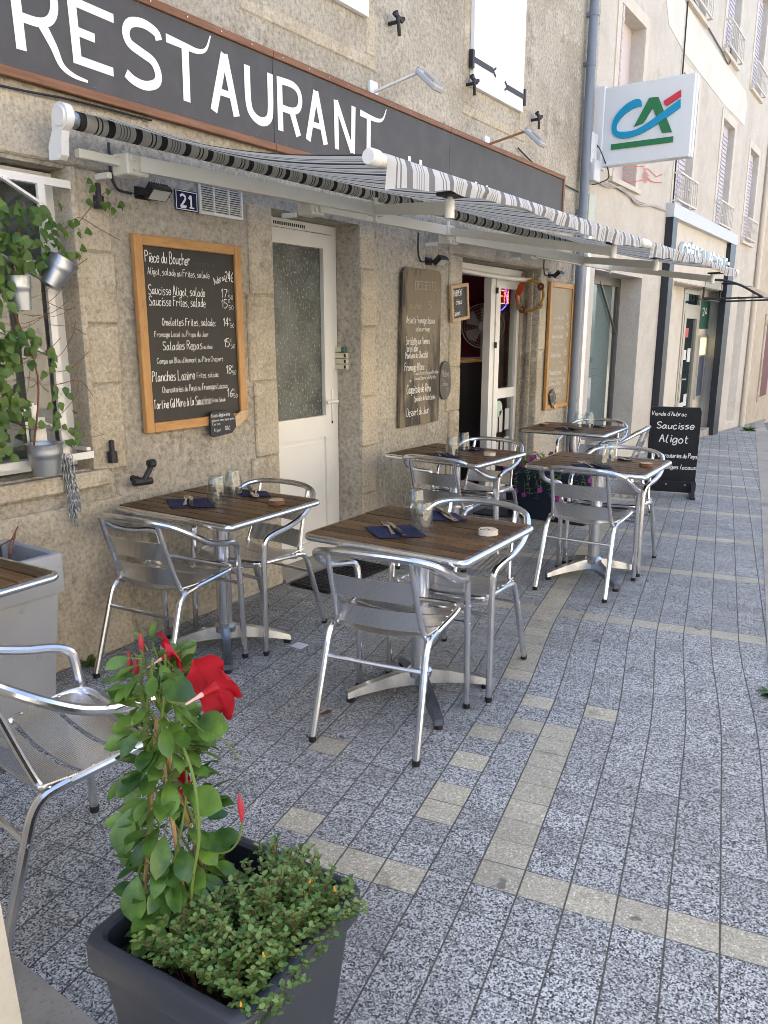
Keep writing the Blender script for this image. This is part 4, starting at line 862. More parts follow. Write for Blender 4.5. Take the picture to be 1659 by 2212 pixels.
for k in range(40):
    a = 2*math.pi*k/40; t_.tube([(.05*math.cos(a),.05*math.sin(a),.05),(.15*math.cos(a),.15*math.sin(a),.033),(.225*math.cos(a),.225*math.sin(a),.0)], .0014, 4)
t_.tube([(.225*math.cos(a),.225*math.sin(a),0) for a in [2*math.pi*k/36 for k in range(36)]], .007, 6, closed=True)
t_.lathe([(0,.055),(.05,.055),(.055,.045),(.05,-.02)], (0,0,0), 20); t_.xf(Q); t_.build('cage', M_WHITE, FN)
t_ = MB()
for k in range(5):
    a = 2*math.pi*k/5; t_.add([(.03*math.cos(a),.03*math.sin(a),0),(.19*math.cos(a-.35),.19*math.sin(a-.35),-.02),(.205*math.cos(a+.1),.205*math.sin(a+.1),0),(.18*math.cos(a+.5),.18*math.sin(a+.5),.02),(.03*math.cos(a+.8),.03*math.sin(a+.8),.01)], [(0,1,2,3,4)])
t_.xf(Q); t_.build('blade', mat('fan_plastic',(.6,.58,.6),.4), FN)
t_ = MB(); t_.tube([c-dn*.03,c-dn*.14], .05, 14); t_.tube([(c.x-dn.x*.09,c.y-dn.y*.09,1.5),(c.x-dn.x*.09,c.y-dn.y*.09,.03)], .014, 10); t_.lathe([(0,0),(.2,0),(.19,.03),(.03,.05),(0,.05)], (c.x-dn.x*.09,c.y-dn.y*.09,0), 24); t_.build('stand', M_WHITE, FN)
CT = thing('counter', 'dark fronted bar counter with a wooden top inside the entrance', 'counter', (-.8,6.9,0))
s = MB(); s.box(-1.4,-.62,6.25,7.2,0,1.18); s.build('front', M_DARK, CT, smooth=0)
s = MB(); s.rbox(-1.42,-.58,6.2,7.25,1.182,1.215,.006,1); s.build('top', M_OAKX, CT)
PP = thing('paper_stack', 'loose white papers lying on the bar counter', 'papers', (-.75,6.8,1.22)); s = MB(); s.box(-.85,-.63,6.55,6.85,1.2155,1.22); s.build('sheet', mat('paper_white',(.6,.6,.62),.7), PP, smooth=0); s = MB(); st = len(s.v); s.box(-.8,-.64,6.8,7.05,1.2205,1.224); s.build('sheet', mat('paper_blue',(.45,.45,.6),.7), PP, smooth=0)
BK = thing('bread_basket', 'round straw basket standing on the bar counter below the fan', 'basket', (-.95,6.75,1.216)); s = MB(); s.lathe([(0,0),(.09,0),(.12,.05),(.11,.09),(.07,.13),(0,.14)], (-.95,6.75,1.216), 16); s.build('woven_bowl', mat('straw',(.35,.22,.10),.9,bump=(80,.6,.004)), BK)
SH = thing('wall_shelf', 'red shelf on the back wall inside the entrance', 'shelf', (-2.2,7.9,1.6)); s = MB(); s.box(-3.2,-.7,7.72,7.99,1.78,1.81); s.box(-3.2,-.7,7.72,7.99,1.42,1.45); s.box(-.72,-.68,7.7,7.99,.9,2.1); s.build('board', mat('red_shelf',(.3,.03,.03),.6), SH, smooth=0)
for k,(x_,hh,cc,lab) in enumerate([(-1.0,.17,(.25,.05,.08),'dark red jar on the upper shelf inside the entrance'),(-1.35,.11,(.25,.2,.15),'small beige jar on the upper shelf inside the entrance'),(-1.7,.22,(.03,.05,.03),'tall dark bottle on the upper shelf inside the entrance')]):
    s = MB(); r_ = .05 if k < 2 else .035; s.lathe([(0,0),(r_,0),(r_,hh*.7),(r_*.5,hh*.85),(r_*.5,hh),(0,hh)], (x_,7.85,1.811), 14); tag(s.build('jar' if k<2 else 'bottle', mat('jar_glaze',cc,.3)), lab, 'jar' if k<2 else 'bottle')
CNE = MB(); CNE.tube([(-.30,6.50,.90),(-.33,6.60,1.35),(-.34,6.66,1.62),(-.335,6.68,1.66),(-.325,6.705,1.665),(-.32,6.72,1.64)], .011, 8, smooth=4); CNE.tube([(-.30,6.50,.90),(-.29,6.47,.0)], .011, 8); tag(CNE.build('walking_stick', M_WHITE), 'white walking stick leaning behind the entrance glass', 'walking stick')

# drainpipe, conduit, boxes and cables between the two houses
PI = thing('drainpipe', 'blue grey zinc drainpipe between the restaurant and the bank', 'drainpipe', (.07,7.72,0))
s = MB(); s.tube([(.07,7.72,9.3),(.07,7.72,.02)], .043, 16); s.build('pipe', M_PIPE, PI)
for z in (.78,2.62,3.93,4.35,5.5): s = MB(); s.tube([(.07,7.72,z-.022),(.07,7.72,z+.022)], .048, 16); s.box(0,.03,7.70,7.74,z-.015,z+.015); s.build('pipe_clip', M_PIPE, PI)
s = MB(); s.box(.0,.055,7.96,8.06,-.02,2.45); tag(s.build('cable_trunking', M_WHITE, smooth=0), 'white vertical cable trunking beside the drainpipe', 'trunking')
s = MB(); s.rbox(.0,.09,7.80,7.98,3.08,3.36,.01); tag(s.build('junction_box', M_PANELPALE), 'upper pale junction box between the drainpipe and the projecting sign', 'junction box')
s = MB(); s.rbox(.0,.12,7.84,8.02,2.92,3.12,.012); tag(s.build('junction_box', mat('grey_box',(.55,.57,.6),.4)), 'light grey junction box just below the pale upper one', 'junction box')
s = MB(); s.rbox(.0,.09,7.83,8.0,2.45,2.80,.012); tag(s.build('junction_box', mat('green_grey_box',(.42,.46,.38),.5)), 'greenish lowest junction box beside the drainpipe', 'junction box')
def cable(name, pts, r, m_, lab): q = MB(); q.tube(pts, r, 6, smooth=6); tag(q.build(name, m_), lab, 'cable')
cable('cable', [(.03,7.86,5.6),(.03,7.85,4.4),(.04,7.82,3.4),(.05,7.84,2.9),(.04,7.86,2.4)], .008, M_IRON, 'black cable running up the wall beside the drainpipe')
cable('cable', [(.02,7.92,5.6),(.02,7.90,4.6),(.02,7.87,3.5),(.12,8.0,3.2),(.16,8.15,3.0),(.1,8.02,2.92),(.06,7.95,2.9)], .006, M_IRON, 'thin black cable looping under the projecting bank sign')
for k in range(3): cable('cable', [(.02,8.05,2.95+.02*k),(.03,8.5,3.0-.02*k),(.03,9.0,2.99+.015*k),(.03,9.6,2.96-.02*k),(.03,10.3,2.98+.01*k),(.02,10.85,3.0)], .007, mat('grey_cable',(.42,.4,.37),.7) , ['uppermost','middle','lowest'][k]+' grey cable of the bundle sagging along the bank wall')
cable('cable', [(.02,11.0,9),(.02,11.05,5.5),(.02,11.12,3.0)], .01, M_IRON, 'black cable running straight down the bank wall')
cable('cable', [(.02,11.1,5.6),(.02,12.0,5.52),(.02,13.0,5.46),(.02,13.6,5.42),(.02,13.62,5.7)], .01, mat('dark_grey_cable',(.1,.1,.1),.7), 'dark cable drooping between the upper bank windows')
cable('cable', [(.02,6.3,2.95),(.03,6.6,2.88),(.02,7.1,2.83),(.02,7.7,2.80)], .006, M_IRON, 'black cable from the rusty lamp to the drainpipe')
cable('cable', [(.02,1.2,2.36),(.03,1.8,2.365),(.02,2.1,2.385),(.02,2.5,2.39)], .005, M_IRON, 'black cable under the left end of the sign board')
# red card and hand outline painted on the wall
s = MB()
def line(P, wd=.010):
    P = [Vector(p) for p in P]; ribbon(s, P, Vector((.014,0,0)), Vector(Y_), Vector(Z_), Vector(N_), wd)
line([(9.77,3.37),(9.0,3.235),(8.98,3.065),(9.70,3.20)]); line([(9.77,3.37),(9.77,3.34)]); line([(9.15,3.19),(9.33,3.21),(9.24,3.10),(9.15,3.19)],.014)
line([(9.78,3.34),(9.95,3.365),(10.3,3.33),(10.55,3.40)]); line([(9.8,3.33),(9.95,3.30),(10.0,3.29)]); line([(9.78,3.30),(10.05,3.25),(10.25,3.26),(10.55,3.30)]); line([(9.75,3.28),(9.98,3.25)],.009); line([(9.75,3.25),(9.95,3.23)],.009); line([(9.75,3.22),(9.92,3.205)],.009)
line([(9.70,3.20),(9.76,3.30)]); tag(s.build('wall_pictogram', mat('red_outline',(.5,.06,.05),.6), smooth=0), 'red outline of a hand and a bank card on the wall under the projecting sign', 'wall sign')
# projecting bank sign
CS = thing('projecting_sign', 'white projecting sign with a blue, green and red letter logo', 'sign', (.5,8.1,3.45))
s = MB(); s.rbox(.04,.945,8.07,8.18,3.08,3.80,.006,1); s.build('panel', M_PANELPALE, CS)
s = MB(); s.rbox(-.01,.10,8.06,8.19,3.06,3.82,.006,1); s.box(.9455,.955,8.12,8.175,3.085,3.79); s.build('side_frame', mat('white_aluminium',(.72,.74,.76),.35), CS)
def poly_y(poly, y0, y1): q = MB(); q.prism(poly, 1, y0, y1); return q
Cout = spline([Vector((a,b_,0)) for a,b_ in [(.471,3.580),(.455,3.638),(.394,3.647),(.300,3.606),(.219,3.527),(.190,3.441),(.204,3.370),(.257,3.329),(.345,3.312),(.466,3.330),(.628,3.398),(.833,3.516)]],3)
Cin = spline([Vector((a,b_,0)) for a,b_ in [(.827,3.587),(.577,3.444),(.438,3.379),(.329,3.371),(.253,3.386),(.235,3.423),(.253,3.477),(.317,3.536),(.400,3.574),(.471,3.580)]],3)
def strip_y(A_, B_, y0, y1):       # solid strip between two outlines running the same way
    q = MB(); n = 40
    def at(P, t): f = t*(len(P)-1); i = min(int(f), len(P)-2); return P[i].lerp(P[i+1], f-i)
    vs = []
    for k in range(n+1):
        a, b_ = at(A_, k/n), at(B_, k/n)
        vs += [(a.x,y0,a.y),(b_.x,y0,b_.y),(a.x,y1,a.y),(b_.x,y1,b_.y)]
    q.add(vs, [f for k in range(n) for o_ in (4*k,) for f in ((o_,o_+1,o_+5,o_+4),(o_+2,o_+6,o_+7,o_+3),(o_,o_+4,o_+6,o_+2),(o_+1,o_+3,o_+7,o_+5))]); q.add([vs[0],vs[1],vs[3],vs[2]],[(0,1,2,3)]); q.add([vs[-4],vs[-3],vs[-1],vs[-2]],[(0,1,2,3)]); return q
strip_y([p for p in Cout], [p for p in reversed(Cin)], 8.052, 8.072).build('blue_stroke', M_TEAL, CS)
q = MB(); q.prism([(.408,3.405),(.536,3.642),(.5785,3.640),(.575,3.554),(.506,3.442),(.49,3.425)],1,8.056,8.0715); q.prism([(.5785,3.640),(.621,3.637),(.772,3.313),(.680,3.316),(.575,3.554)],1,8.0565,8.0718)
q.build('green_letter', M_GREEN, CS, smooth=0)
poly_y([(.675,3.591),(.826,3.665),(.831,3.608),(.704,3.548),(.685,3.562)],8.05,8.0725).build('red_stroke', M_RED, CS, smooth=0)
poly_y([(.192,3.274),(.787,3.272),(.789,3.222),(.195,3.225)],8.056,8.0712).build('green_bar', M_GREEN, CS, smooth=0)
# ------------------------------------------------------------------ tables
def make_table():
    T = thing('bistro_table', 'x', 'table', (0,0,0), 'bistro tables with slatted wooden tops')
    a, b_, ht = .677, .581, .714
    s = MB(); n = 9; wv = b_/n
    for k in range(n): y0 = -b_/2+k*wv; s.rbox(-a/2, a/2, y0+.0034, y0+wv-.0034, ht-.018, ht-.0006*(k%3), .0025, 1)
    s.build('tabletop', M_SLAT, T, local=True)
    s = MB(); s.box(-a/2+.004, a/2-.004, -b_/2+.004, b_/2-.004, ht-.024, ht-.0135); s.build('gap_shade_sheet', M_BLACK, T, local=True, smooth=0)  # added black sheet that stands in for the shade between the slats
    s = MB(); A, B_ = a/2+.006, b_/2+.006; c = .022; P = []
    for (x,y,a0) in ((A-c,B_-c,0),(-A+c,B_-c,90),(-A+c,-B_+c,180),(A-c,-B_+c,270)):
        for k in range(5): t = R(a0+22.5*k); P.append((x+c*math.cos(t), y+c*math.sin(t), ht-.0165))
    s.tube(P, .0145, 12, closed=True); s.build('rim', M_ALU, T, local=True)
    s = MB(); s.tube([(0,0,.10),(0,0,.68)], .036, 20); s.lathe([(0,.09),(.05,.09),(.052,.115),(.037,.13)], (0,0,0), 20); s.build('column', M_ALU, T, local=True)
    s = MB(); s.bar((-.24,-.2,.683),(.24,.2,.683),.05,.014); s.bar((-.24,.2,.682),(.24,-.2,.682),.05,.012); s.lathe([(0,.66),(.07,.675),(.07,.69),(0,.69)], (0,0,0), 16); s.build('top_bracket', M_CAST, T, local=True)
    for k in range(4):
        ang = R(45+90*k); Q = Matrix.Rotation(ang,4,'Z'); s = MB(); L_ = .305; vs = []; N = 8
        for i in range(N+1):
            t = i/N; x = .025+t*(L_-.025); zt = .118-.075*t**1.35; zb = zt-(.062*(1-t)+.024*t) + .0*t; zb = max(zb, .016); wtop = .018*(1-t)+.016*t; wb = .027*(1-t)+.021*t
            vs += [(x,-wtop,zt),(x,wtop,zt),(x,wb,zb),(x,-wb,zb)]
        s.add(vs, [(4*i+j,4*i+(j+1)%4,4*i+4+(j+1)%4,4*i+4+j) for i in range(N) for j in range(4)] + [(0,1,2,3),(4*N+3,4*N+2,4*N+1,4*N)]); s.xf(Q)
        lg = s.build('leg', M_CAST, T, local=True, smooth=30)
        s = MB(); s.lathe([(0,0),(.018,0),(.018,.014),(.010,.02),(.010,.03),(0,.03)], (.29,0,0), 14); s.xf(Q); s.build('foot', M_RUB, lg, local=True)
    return T
TC = {0:(.43,1.06,.04),1:(1.445,2.517,.0256),2:(.425,2.412,.0339),3:(1.486,4.473,.0322),4:(.593,4.317,-.05),5:(.74,6.02,.03)}
TL = {0:'slatted bistro table cut off by the left edge, beside the pale grey planter', 1:'slatted bistro table in the foreground centre, with a pale log slice on it', 2:'slatted bistro table against the wall below the large menu board', 3:'slatted bistro table nearest the chalk pavement sign', 4:'slatted bistro table below the tall dessert board, before the open entrance', 5:'farthest slatted bistro table, in front of the drainpipe'}
TB = None
for k in (1,0,2,3,4,5):
    x, y, a = TC[k]
    if TB is None: TB = make_table(); TB.location = (x,y,gz(y)); TB.rotation_euler = (0,0,a); TB['label'] = TL[k]
    else: copy_thing(TB, TL[k], (x,y,gz(y)), a)
def tp(k, u, v, dz=0): 
    x, y, a = TC[k]; return Vector((x+u*math.cos(a)-v*math.sin(a), y+u*math.sin(a)+v*math.cos(a), gz(y)+.7145+dz))

# ------------------------------------------------------------------ chairs
def make_chair():
    Cc = thing('bistro_chair', 'x', 'chair', (0,0,0), 'aluminium bistro chairs')
    r = .0125
    half = [(-.232,.205,.50),(-.236,.195,.548),(-.247,.15,.572),(-.258,.07,.588),(-.262,-.02,.618),(-.252,-.10,.663),(-.218,-.165,.704),(-.15,-.200,.722),(-.07,-.212,.728)]
    P = half + [(0,-.215,.729)] + [(-x,y,z) for x,y,z in reversed(half)]
    s = MB(); s.tube(P, r+.0015, 10, smooth=4); s.build('arm_rail', M_ALU, Cc, local=True)
    for sg in (-1,1):
        s = MB(); s.tube([(sg*.238,.222,.012),(sg*.233,.212,.43),(sg*.232,.205,.505)], r+.001, 10); lg = s.build('leg', M_ALU, Cc, local=True)
        s = MB(); s.lathe([(0,0),(.013,0),(.0145,.004),(.0145,.022),(0,.022)], (sg*.238,.222,0), 12); s.build('foot_cap', M_RUB, lg, local=True)
        s = MB(); s.tube(fillet([(sg*.205,-.252,.012),(sg*.193,-.125,.404),(sg*.197,-.04,.415)], .06, 6), r+.001, 10); lg = s.build('leg', M_ALU, Cc, local=True)
        s = MB(); s.lathe([(0,0),(.013,0),(.0145,.004),(.0145,.022),(0,.022)], (sg*.205,-.252,0), 12); s.build('foot_cap', M_RUB, lg, local=True)
        s = MB(); s.tube(fillet([(sg*.158,-.200,.716),(sg*.164,-.128,.49),(sg*.178,-.095,.392),(sg*.193,-.02,.410)], .07, 6), .0105, 10); s.build('back_post', M_ALU, Cc, local=True)
    s = MB(); s.tube(fillet([(-.196,-.06,.412),(-.214,.12,.433),(-.205,.215,.436),(0,.232,.428),(.205,.215,.436),(.214,.12,.433),(.196,-.06,.412)], .05, 5), r-.001, 10); s.build('seat_rail', M_ALU, Cc, local=True)
    for P_ in ([(-.198,-.157,.305),(.198,-.157,.305)],[(-.234,.213,.365),(.234,.213,.365)]): s = MB(); s.tube(P_, .008, 8); s.build('stretcher', M_ALU, Cc, local=True)
    def slab(pts, t, name, mm, ribs):
        # pts: function (i, j) -> point, i along length 0..n, j across 0..m
        n, mN = 12, 4; s = MB(); nr = []
        for i in range(n+1):
            for j in range(mN+1): s.v.append(pts(i/n, j/mN))
        N1 = len(s.v)
        e1 = (s.v[mN+1]-s.v[0]); 
        for i in range(n+1):
            for j in range(mN+1):
                p = s.v[i*(mN+1)+j]; q1 = s.v[min(n,i+1)*(mN+1)+j]-s.v[max(0,i-1)*(mN+1)+j]; q2 = s.v[i*(mN+1)+min(mN,j+1)]-s.v[i*(mN+1)+max(0,j-1)]; nn = q1.cross(q2).normalized(); nr.append(p - nn*t)
        s.v += nr; w_ = mN+1
        for i in range(n):
            for j in range(mN): a = i*w_+j; s.f += [(a,a+1,a+w_+1,a+w_),(N1+a,N1+a+w_,N1+a+w_+1,N1+a+1)]; s.m += [0,0]
        rim = [i*w_ for i in range(n+1)] + [n*w_+j for j in range(1,w_)] + [i*w_+mN for i in range(n-1,-1,-1)] + [j for j in range(mN-1,0,-1)]
        for k in range(len(rim)): a, b_ = rim[k], rim[(k+1)%len(rim)]; s.f.append((a,b_,N1+b_,N1+a)); s.m.append(0)
        return s.build(name, mm, Cc, local=True, smooth=50)
    for k, (y0, y1) in enumerate(((-.115,-.018),(-.006,.094),(.106,.222))):
        def f(t, q, y0=y0, y1=y1, k=k):
            x = (-.5+t); y = y0+(y1-y0)*q; hw = .385+.04*min(1,(y+.11)/.23)
            z = .421+.022*min(1,(y+.11)/.23)-.028*(1-(2*x)**2) + (.0 if k < 2 else -.016*max(0,(q-.45)/.55)**2) + (.012*(1-q) if k == 0 else 0)
            return Vector((x*hw, y, z))
        slab(f, .004, 'seat_slat', M_RIBY, True)
    for (z0, z1) in ((.432,.514),(.550,.632)):
        def f(t, q, z0=z0, z1=z1):
            x = (-.5+t); z = z0+(z1-z0)*q; yb = -.104-(z-.43)*.335
            return Vector((x*.325, yb-.022*(1-(2*x)**2), z))
        slab(f, .004, 'back_slat', M_RIBZ, True)
    s = MB()
    for sg in (-1,1):
        for z in (.365,.437): s.lathe([(.006,0),(.005,.004),(0,.005)], (sg*.246,.213,z), 8, 'x')
        for z in (.447,.50,.565,.618): s.lathe([(.0045,-.003),(.0045,.004),(0,.004)], (sg*.163,-.112-(z-.43)*.335,z), 8, 'y')
        s.lathe([(.006,0),(.005,.004),(0,.005)], (sg*.21,-.157,.305), 8, 'x')
        for y in (-.09,-.04,.02,.07,.13): s.lathe([(.005,0),(.004,.003),(0,.004)], (sg*.198,y,.427+.08*(y+.05)), 8)
    s.build('rivet', M_STEEL, Cc, local=True)
    return Cc
def ribbed(name, axis):
    M = mat(name, (.74,.74,.745), .27, metal=1); n, l, b = nodes(M); tc = n.new('ShaderNodeTexCoord'); w_ = n.new('ShaderNodeTexWave'); w_.bands_direction = axis; w_.inputs['Scale'].default_value = 62
    l.new(tc.outputs['Object'], w_.inputs['Vector']); bp = n.new('ShaderNodeBump'); bp.inputs['Strength'].default_value = .45; bp.inputs['Distance'].default_value = .0009; l.new(w_.outputs['Fac'], bp.inputs['Height']); l.new(bp.outputs[0], b.inputs['Normal']); return M
M_RIBY, M_RIBZ = ribbed('ribbed_seat_metal','Y'), ribbed('ribbed_back_metal','Z')
CHAIRS = [('aluminium chair in the foreground centre, its back to the camera',1.474,2.258,10.8),('aluminium chair facing the camera behind the foreground centre table',1.464,2.829,-177),
 ('aluminium chair below the large menu board, its back to the camera',.372,2.129,6.7),('aluminium chair facing the camera just in front of the white door',.407,2.674,180),
 ('aluminium chair with its back to the camera at the table nearest the pavement sign',1.496,4.291,2.2),('aluminium chair facing the camera at the table nearest the pavement sign',1.485,4.843,179.6),
 ('aluminium chair with its back to the camera below the tall dessert board',.62,4.17,0),('aluminium chair facing the camera in front of the open entrance',.575,4.72,180),
 ('aluminium chair facing the camera at the farthest table by the drainpipe',.78,6.36,180),('aluminium chair turned sideways beside the pavement sign, seat towards the wall',1.07,6.17,97),
 ('aluminium chair cut off at the left edge behind the red flowering plant',1.235,1.005,-7)]
ch0 = None
for lab, x, y, a in CHAIRS:
    if ch0 is None: ch0 = make_chair(); ch0.location = (x,y,gz(y)); ch0.rotation_euler = (0,0,R(a)); ch0['label'] = lab
    else: copy_thing(ch0, lab, (x,y,gz(y)), R(a))

# ------------------------------------------------------------------ tableware
TN = {1:'the foreground centre table',2:'the table below the large menu board',3:'the table nearest the pavement sign',4:'the table before the open entrance',5:'the farthest table by the drainpipe'}
gl0 = [None]
def glass(k, u, v, lab):
    p = tp(k,u,v)
    if gl0[0] is None:
        s = MB(); pr = [(.0450,0),(.0438,.024),(.0402,.075),(.0342,.118),(.0318,.124),(0,.124),(0,.111),(.0294,.111),(.0322,.102),(.0385,.072),(.0422,.024),(.0436,0)]
        s.lathe(pr, (0,0,0), 32); s.add([], []); 
        n = 32; N = len(s.v); s.f += [(kk,(kk+1)%n,(len(pr)-1)*n+(kk+1)%n,(len(pr)-1)*n+kk) for kk in range(n)]; s.m += [0]*n
        o = s.build('tumbler', M_TUMB, smooth=40); gl0[0] = o
    else: o = gl0[0].copy(); COL.objects.link(o)
    o.location = p; tag(o, lab, 'glass', 'upturned glass tumblers on the tables')
def napkin(k, c4, lab):
    s = MB(); P = [tp(k,*q) for q in c4]; c = sum(P, Vector())/4; N = 6; vs = []
    for lay in range(2):
        for i in range(N+1):
            for j in range(N+1):
                a = P[0].lerp(P[1], i/N).lerp(P[3].lerp(P[2], i/N), j/N); vs.append(a - c + Vector((0,0,.0012+lay*.0035+.0015*math.sin(i*1.3+j+k)*(1 if lay else .3)+.001)))
    w_ = N+1; M0 = w_*w_
    s.add(vs, [(l_*M0+i*w_+j, l_*M0+i*w_+j+1, l_*M0+(i+1)*w_+j+1, l_*M0+(i+1)*w_+j) for l_ in range(2) for i in range(N) for j in range(N)])
    rim = [i*w_ for i in range(w_)] + [N*w_+j for j in range(1,w_)] + [i*w_+N for i in range(N-1,-1,-1)] + [j for j in range(N-1,0,-1)]
    s.add([], []); s.f += [(rim[i],rim[(i+1)%len(rim)],M0+rim[(i+1)%len(rim)],M0+rim[i]) for i in range(len(rim))]; s.m += [0]*len(rim)
    o = s.build('napkin', M_NAVY, smooth=0); o.location = c; tag(o, lab, 'napkin', 'navy paper napkins on the tables')
fk0, kn0 = [None], [None]
def fork(p, ang, lab):
    if fk0[0] is None:
        F = thing('fork', lab, 'fork', p, 'forks on the napkins')
        s = MB(); vs = []
        for (y,w_,z) in ((-.095,.008,.001),(-.05,.006,.003),(-.01,.004,.005),(.015,.0045,.005),(.035,.0115,.002),(.05,.0125,.002)): vs += [(-w_,y,z),(w_,y,z),(w_,y,z+.002),(-w_,y,z+.002)]
        n = 6; s.add(vs, [(4*i+j,4*i+(j+1)%4,4*i+4+(j+1)%4,4*i+4+j) for i in range(n-1) for j in range(4)]+[(0,1,2,3),(20,21,22,23)])
        s.build('handle', M_STEEL, F, local=True)
        s = MB()
        for k in range(4): x = -.0105+.007*k; s.bar((x,.049,.003),(x*1.02,.098,.007),.0032,.0018)
        s.build('tines', M_STEEL, F, local=True, smooth=0); fk0[0] = F; F.rotation_euler = (0,0,ang); return F
    return copy_thing(fk0[0], lab, p, ang)
def knife(p, ang, lab):
    if kn0[0] is None:
        K = thing('knife', lab, 'knife', p, 'black handled knives on the napkins')
        s = MB(); s.rbox(-.009,.009,-.105,.0,.001,.012,.004,2); s.build('handle', M_BLACK, K, local=True)
        s = MB(); s.prism([(-.008,0),(.008,0),(.0085,.07),(.003,.105),(-.007,.112)],2,.005,.0065); s.build('blade', M_STEEL, K, local=True, smooth=0); kn0[0] = K; K.rotation_euler = (0,0,ang); return K
    return copy_thing(kn0[0], lab, p, ang)
def disc(k, u, v, bark, lab, num=None):
    D_ = thing('log_slice', lab, 'table number', tp(k,u,v), 'log slices with table numbers')
    s = MB(); n = 22; rr = [.037*(1+.05*math.sin(3*a+k)+.03*math.sin(5*a)) for a in [2*math.pi*i/n for i in range(n)]]
    P = [(rr[i]*math.cos(2*math.pi*i/n), rr[i]*math.sin(2*math.pi*i/n)) for i in range(n)]; s.prism(P,2,0,.0195); s.build('bark', bark, D_, local=True)
    s = MB(); s.prism([(x*.93,y*.93) for x,y in P],2,.0196,.0203); s.build('cut_face', M_LOG if k != 1 else mat('pale_log',(.62,.52,.36),.7,vary=[(50,(.5,.4,.26),.5,.7)]), D_, local=True, smooth=0)
    if num:
        s = MB(); write(s, num, (.012,-.018,.0208), (-.3,1,0), (-1,-.3,0), Z_, .03, .02, .004, 0, 0); s.build('burnt_number', mat('burnt',(.05,.03,.02),.9), D_, local=True, smooth=0)
NEARN = {1:[(-.184,-.124),(-.054,-.227),(.086,-.108),(-.052,.013)],2:[(-.228,-.11),(-.078,-.219),(.071,-.099),(-.08,.004)],3:[(-.11,-.19),(.0,-.285),(.137,-.19),(.035,-.10)],4:[(-.12,-.18),(.03,-.28),(.139,-.17),(.0,-.08)],5:[(-.12,-.15),(.0,-.25),(.12,-.14),(.0,-.05)]}
FARN = {1:[(-.03,.12),(.098,.205),(.003,.282),(-.119,.272)],2:[(-.03,.122),(.139,.200),(.042,.275),(-.088,.235)],3:[(.02,.10),(.165,.12),(.08,.24),(-.06,.22)],4:[(.0,.09),(.12,.177),(.015,.26),(-.10,.2)],5:[(.08,.09),(.22,.12),(.16,.22),(.03,.2)]}
GLP = {1:[(.041,-.061),(-.104,.126)],2:[(.004,-.019),(-.037,.133)],3:[(.034,-.075),(.058,.02)],4:[(.056,-.135),(.006,.083)],5:[(.016,.05),(.093,.07)]}
DSP = {1:(.261,.06),2:(.254,.102),3:(.276,-.01),4:(.238,.024),5:(-.242,-.03)}
for k in (1,2,3,4,5):
    for i in (0,1): glass(k, *GLP[k][i], f"upturned clear tumbler on {TN[k]}, the {'nearer' if i==0 else 'farther'} of its two")
    napkin(k, NEARN[k], f"navy paper napkin at the near place on {TN[k]}"); napkin(k, FARN[k], f"navy paper napkin at the far place on {TN[k]}")
    for i, q in enumerate((NEARN[k], FARN[k])):
        a = sum(x for x,_ in q)/4; b_ = sum(y for _,y in q)/4; wh = ('near','far')[i]; dz = .0065
        if i == 0: fork(tp(k,a-.04,b_+.015,dz), R(43)+TC[k][2], f"steel fork on the near napkin of {TN[k]}"); knife(tp(k,a+.0,b_+.01,dz), R(47)+TC[k][2], f"black handled knife on the near napkin of {TN[k]}")
        else: fork(tp(k,a+.03,b_-.01,dz), R(222)+TC[k][2], f"steel fork on the far napkin of {TN[k]}"); knife(tp(k,a-.01,b_+.0,dz), R(228)+TC[k][2], f"black handled knife on the far napkin of {TN[k]}")
    disc(k, *DSP[k], M_BARKPALE if k in (1,4) else M_BARKY, f"{'pale' if k in (1,4) else 'brown'} log slice used as table number on {TN[k]}", '5' if k == 1 else None)

# ------------------------------------------------------------------ pavement sign
AB = thing('pavement_sign', 'black chalk pavement sign advertising sausage and cheese dishes', 'pavement sign', (1.2,7.25,gz(7.25)))
zb = gz(7.25); s = MB(); M_AB = mat('black_sign',(.014,.015,.018),.4); P = []
Qa = Matrix.Translation((1.225,7.25,zb)) @ Matrix.Rotation(R(14),4,'Z') @ Matrix.Rotation(R(7),4,'X')
s.prism([(-.21,.14),(.215,.14),(.215,.79),(.20,.825),(-.205,.825),(-.215,.80)],1,-.006,.006); st=len(s.v); s.xf(Qa); s.build('board', M_AB, AB, smooth=0)
s = MB(); s.rbox(-.22,.225,-.022,.012,.05,.14,.006,1); s.xf(Qa); s.build('base_bar', M_AB, AB)
s = MB()
for x in (-.195,.2): s.bar((x,-.015,.14),(x,-.17,.012),.03,.016); s.bar((x,.0,.12),(x,.14,.012),.03,.016); s.bar((x,-.19,.012),(x,.17,.012),.045,.022)
s.bar((-.195,.05,.03),(.2,.05,.03),.02,.02); Qb = Matrix.Translation((1.225,7.25,zb)) @ Matrix.Rotation(R(14),4,'Z'); s.xf(Qb); s.build('foot', M_AB, AB, smooth=0)
s = MB(); rv = Qa.to_3x3() @ Vector((1,0,0)); uvv = Qa.to_3x3() @ Vector((0,0,1)); nv = Qa.to_3x3() @ Vector((0,-1,0))
for t_, a, w_, z, sz, wd_ in (("Viande d'Aubrac",-.20,.29,.745,.038,.005),("Saucisse",-.15,.31,.628,.062,.009),("Aligot",-.12,.24,.50,.075,.010),("Charcuteries de Pays",-.12,.33,.36,.042,.006),("Fromages locaux",-.14,.35,.255,.042,.006)):
    write(s, t_, Qa @ Vector((a,-.008,z)), rv, uvv, nv, sz, w_, wd_, .12)
s.build('chalk_text', M_CHALK, AB, smooth=0)
s = MB()
for x in (-.03,.13): s.lathe([(.0,-.004),(.01,-.003),(.01,0)], (x,-.022,.11), 10, 'y')
s.xf(Qa); s.build('bolt', M_STEEL, AB)

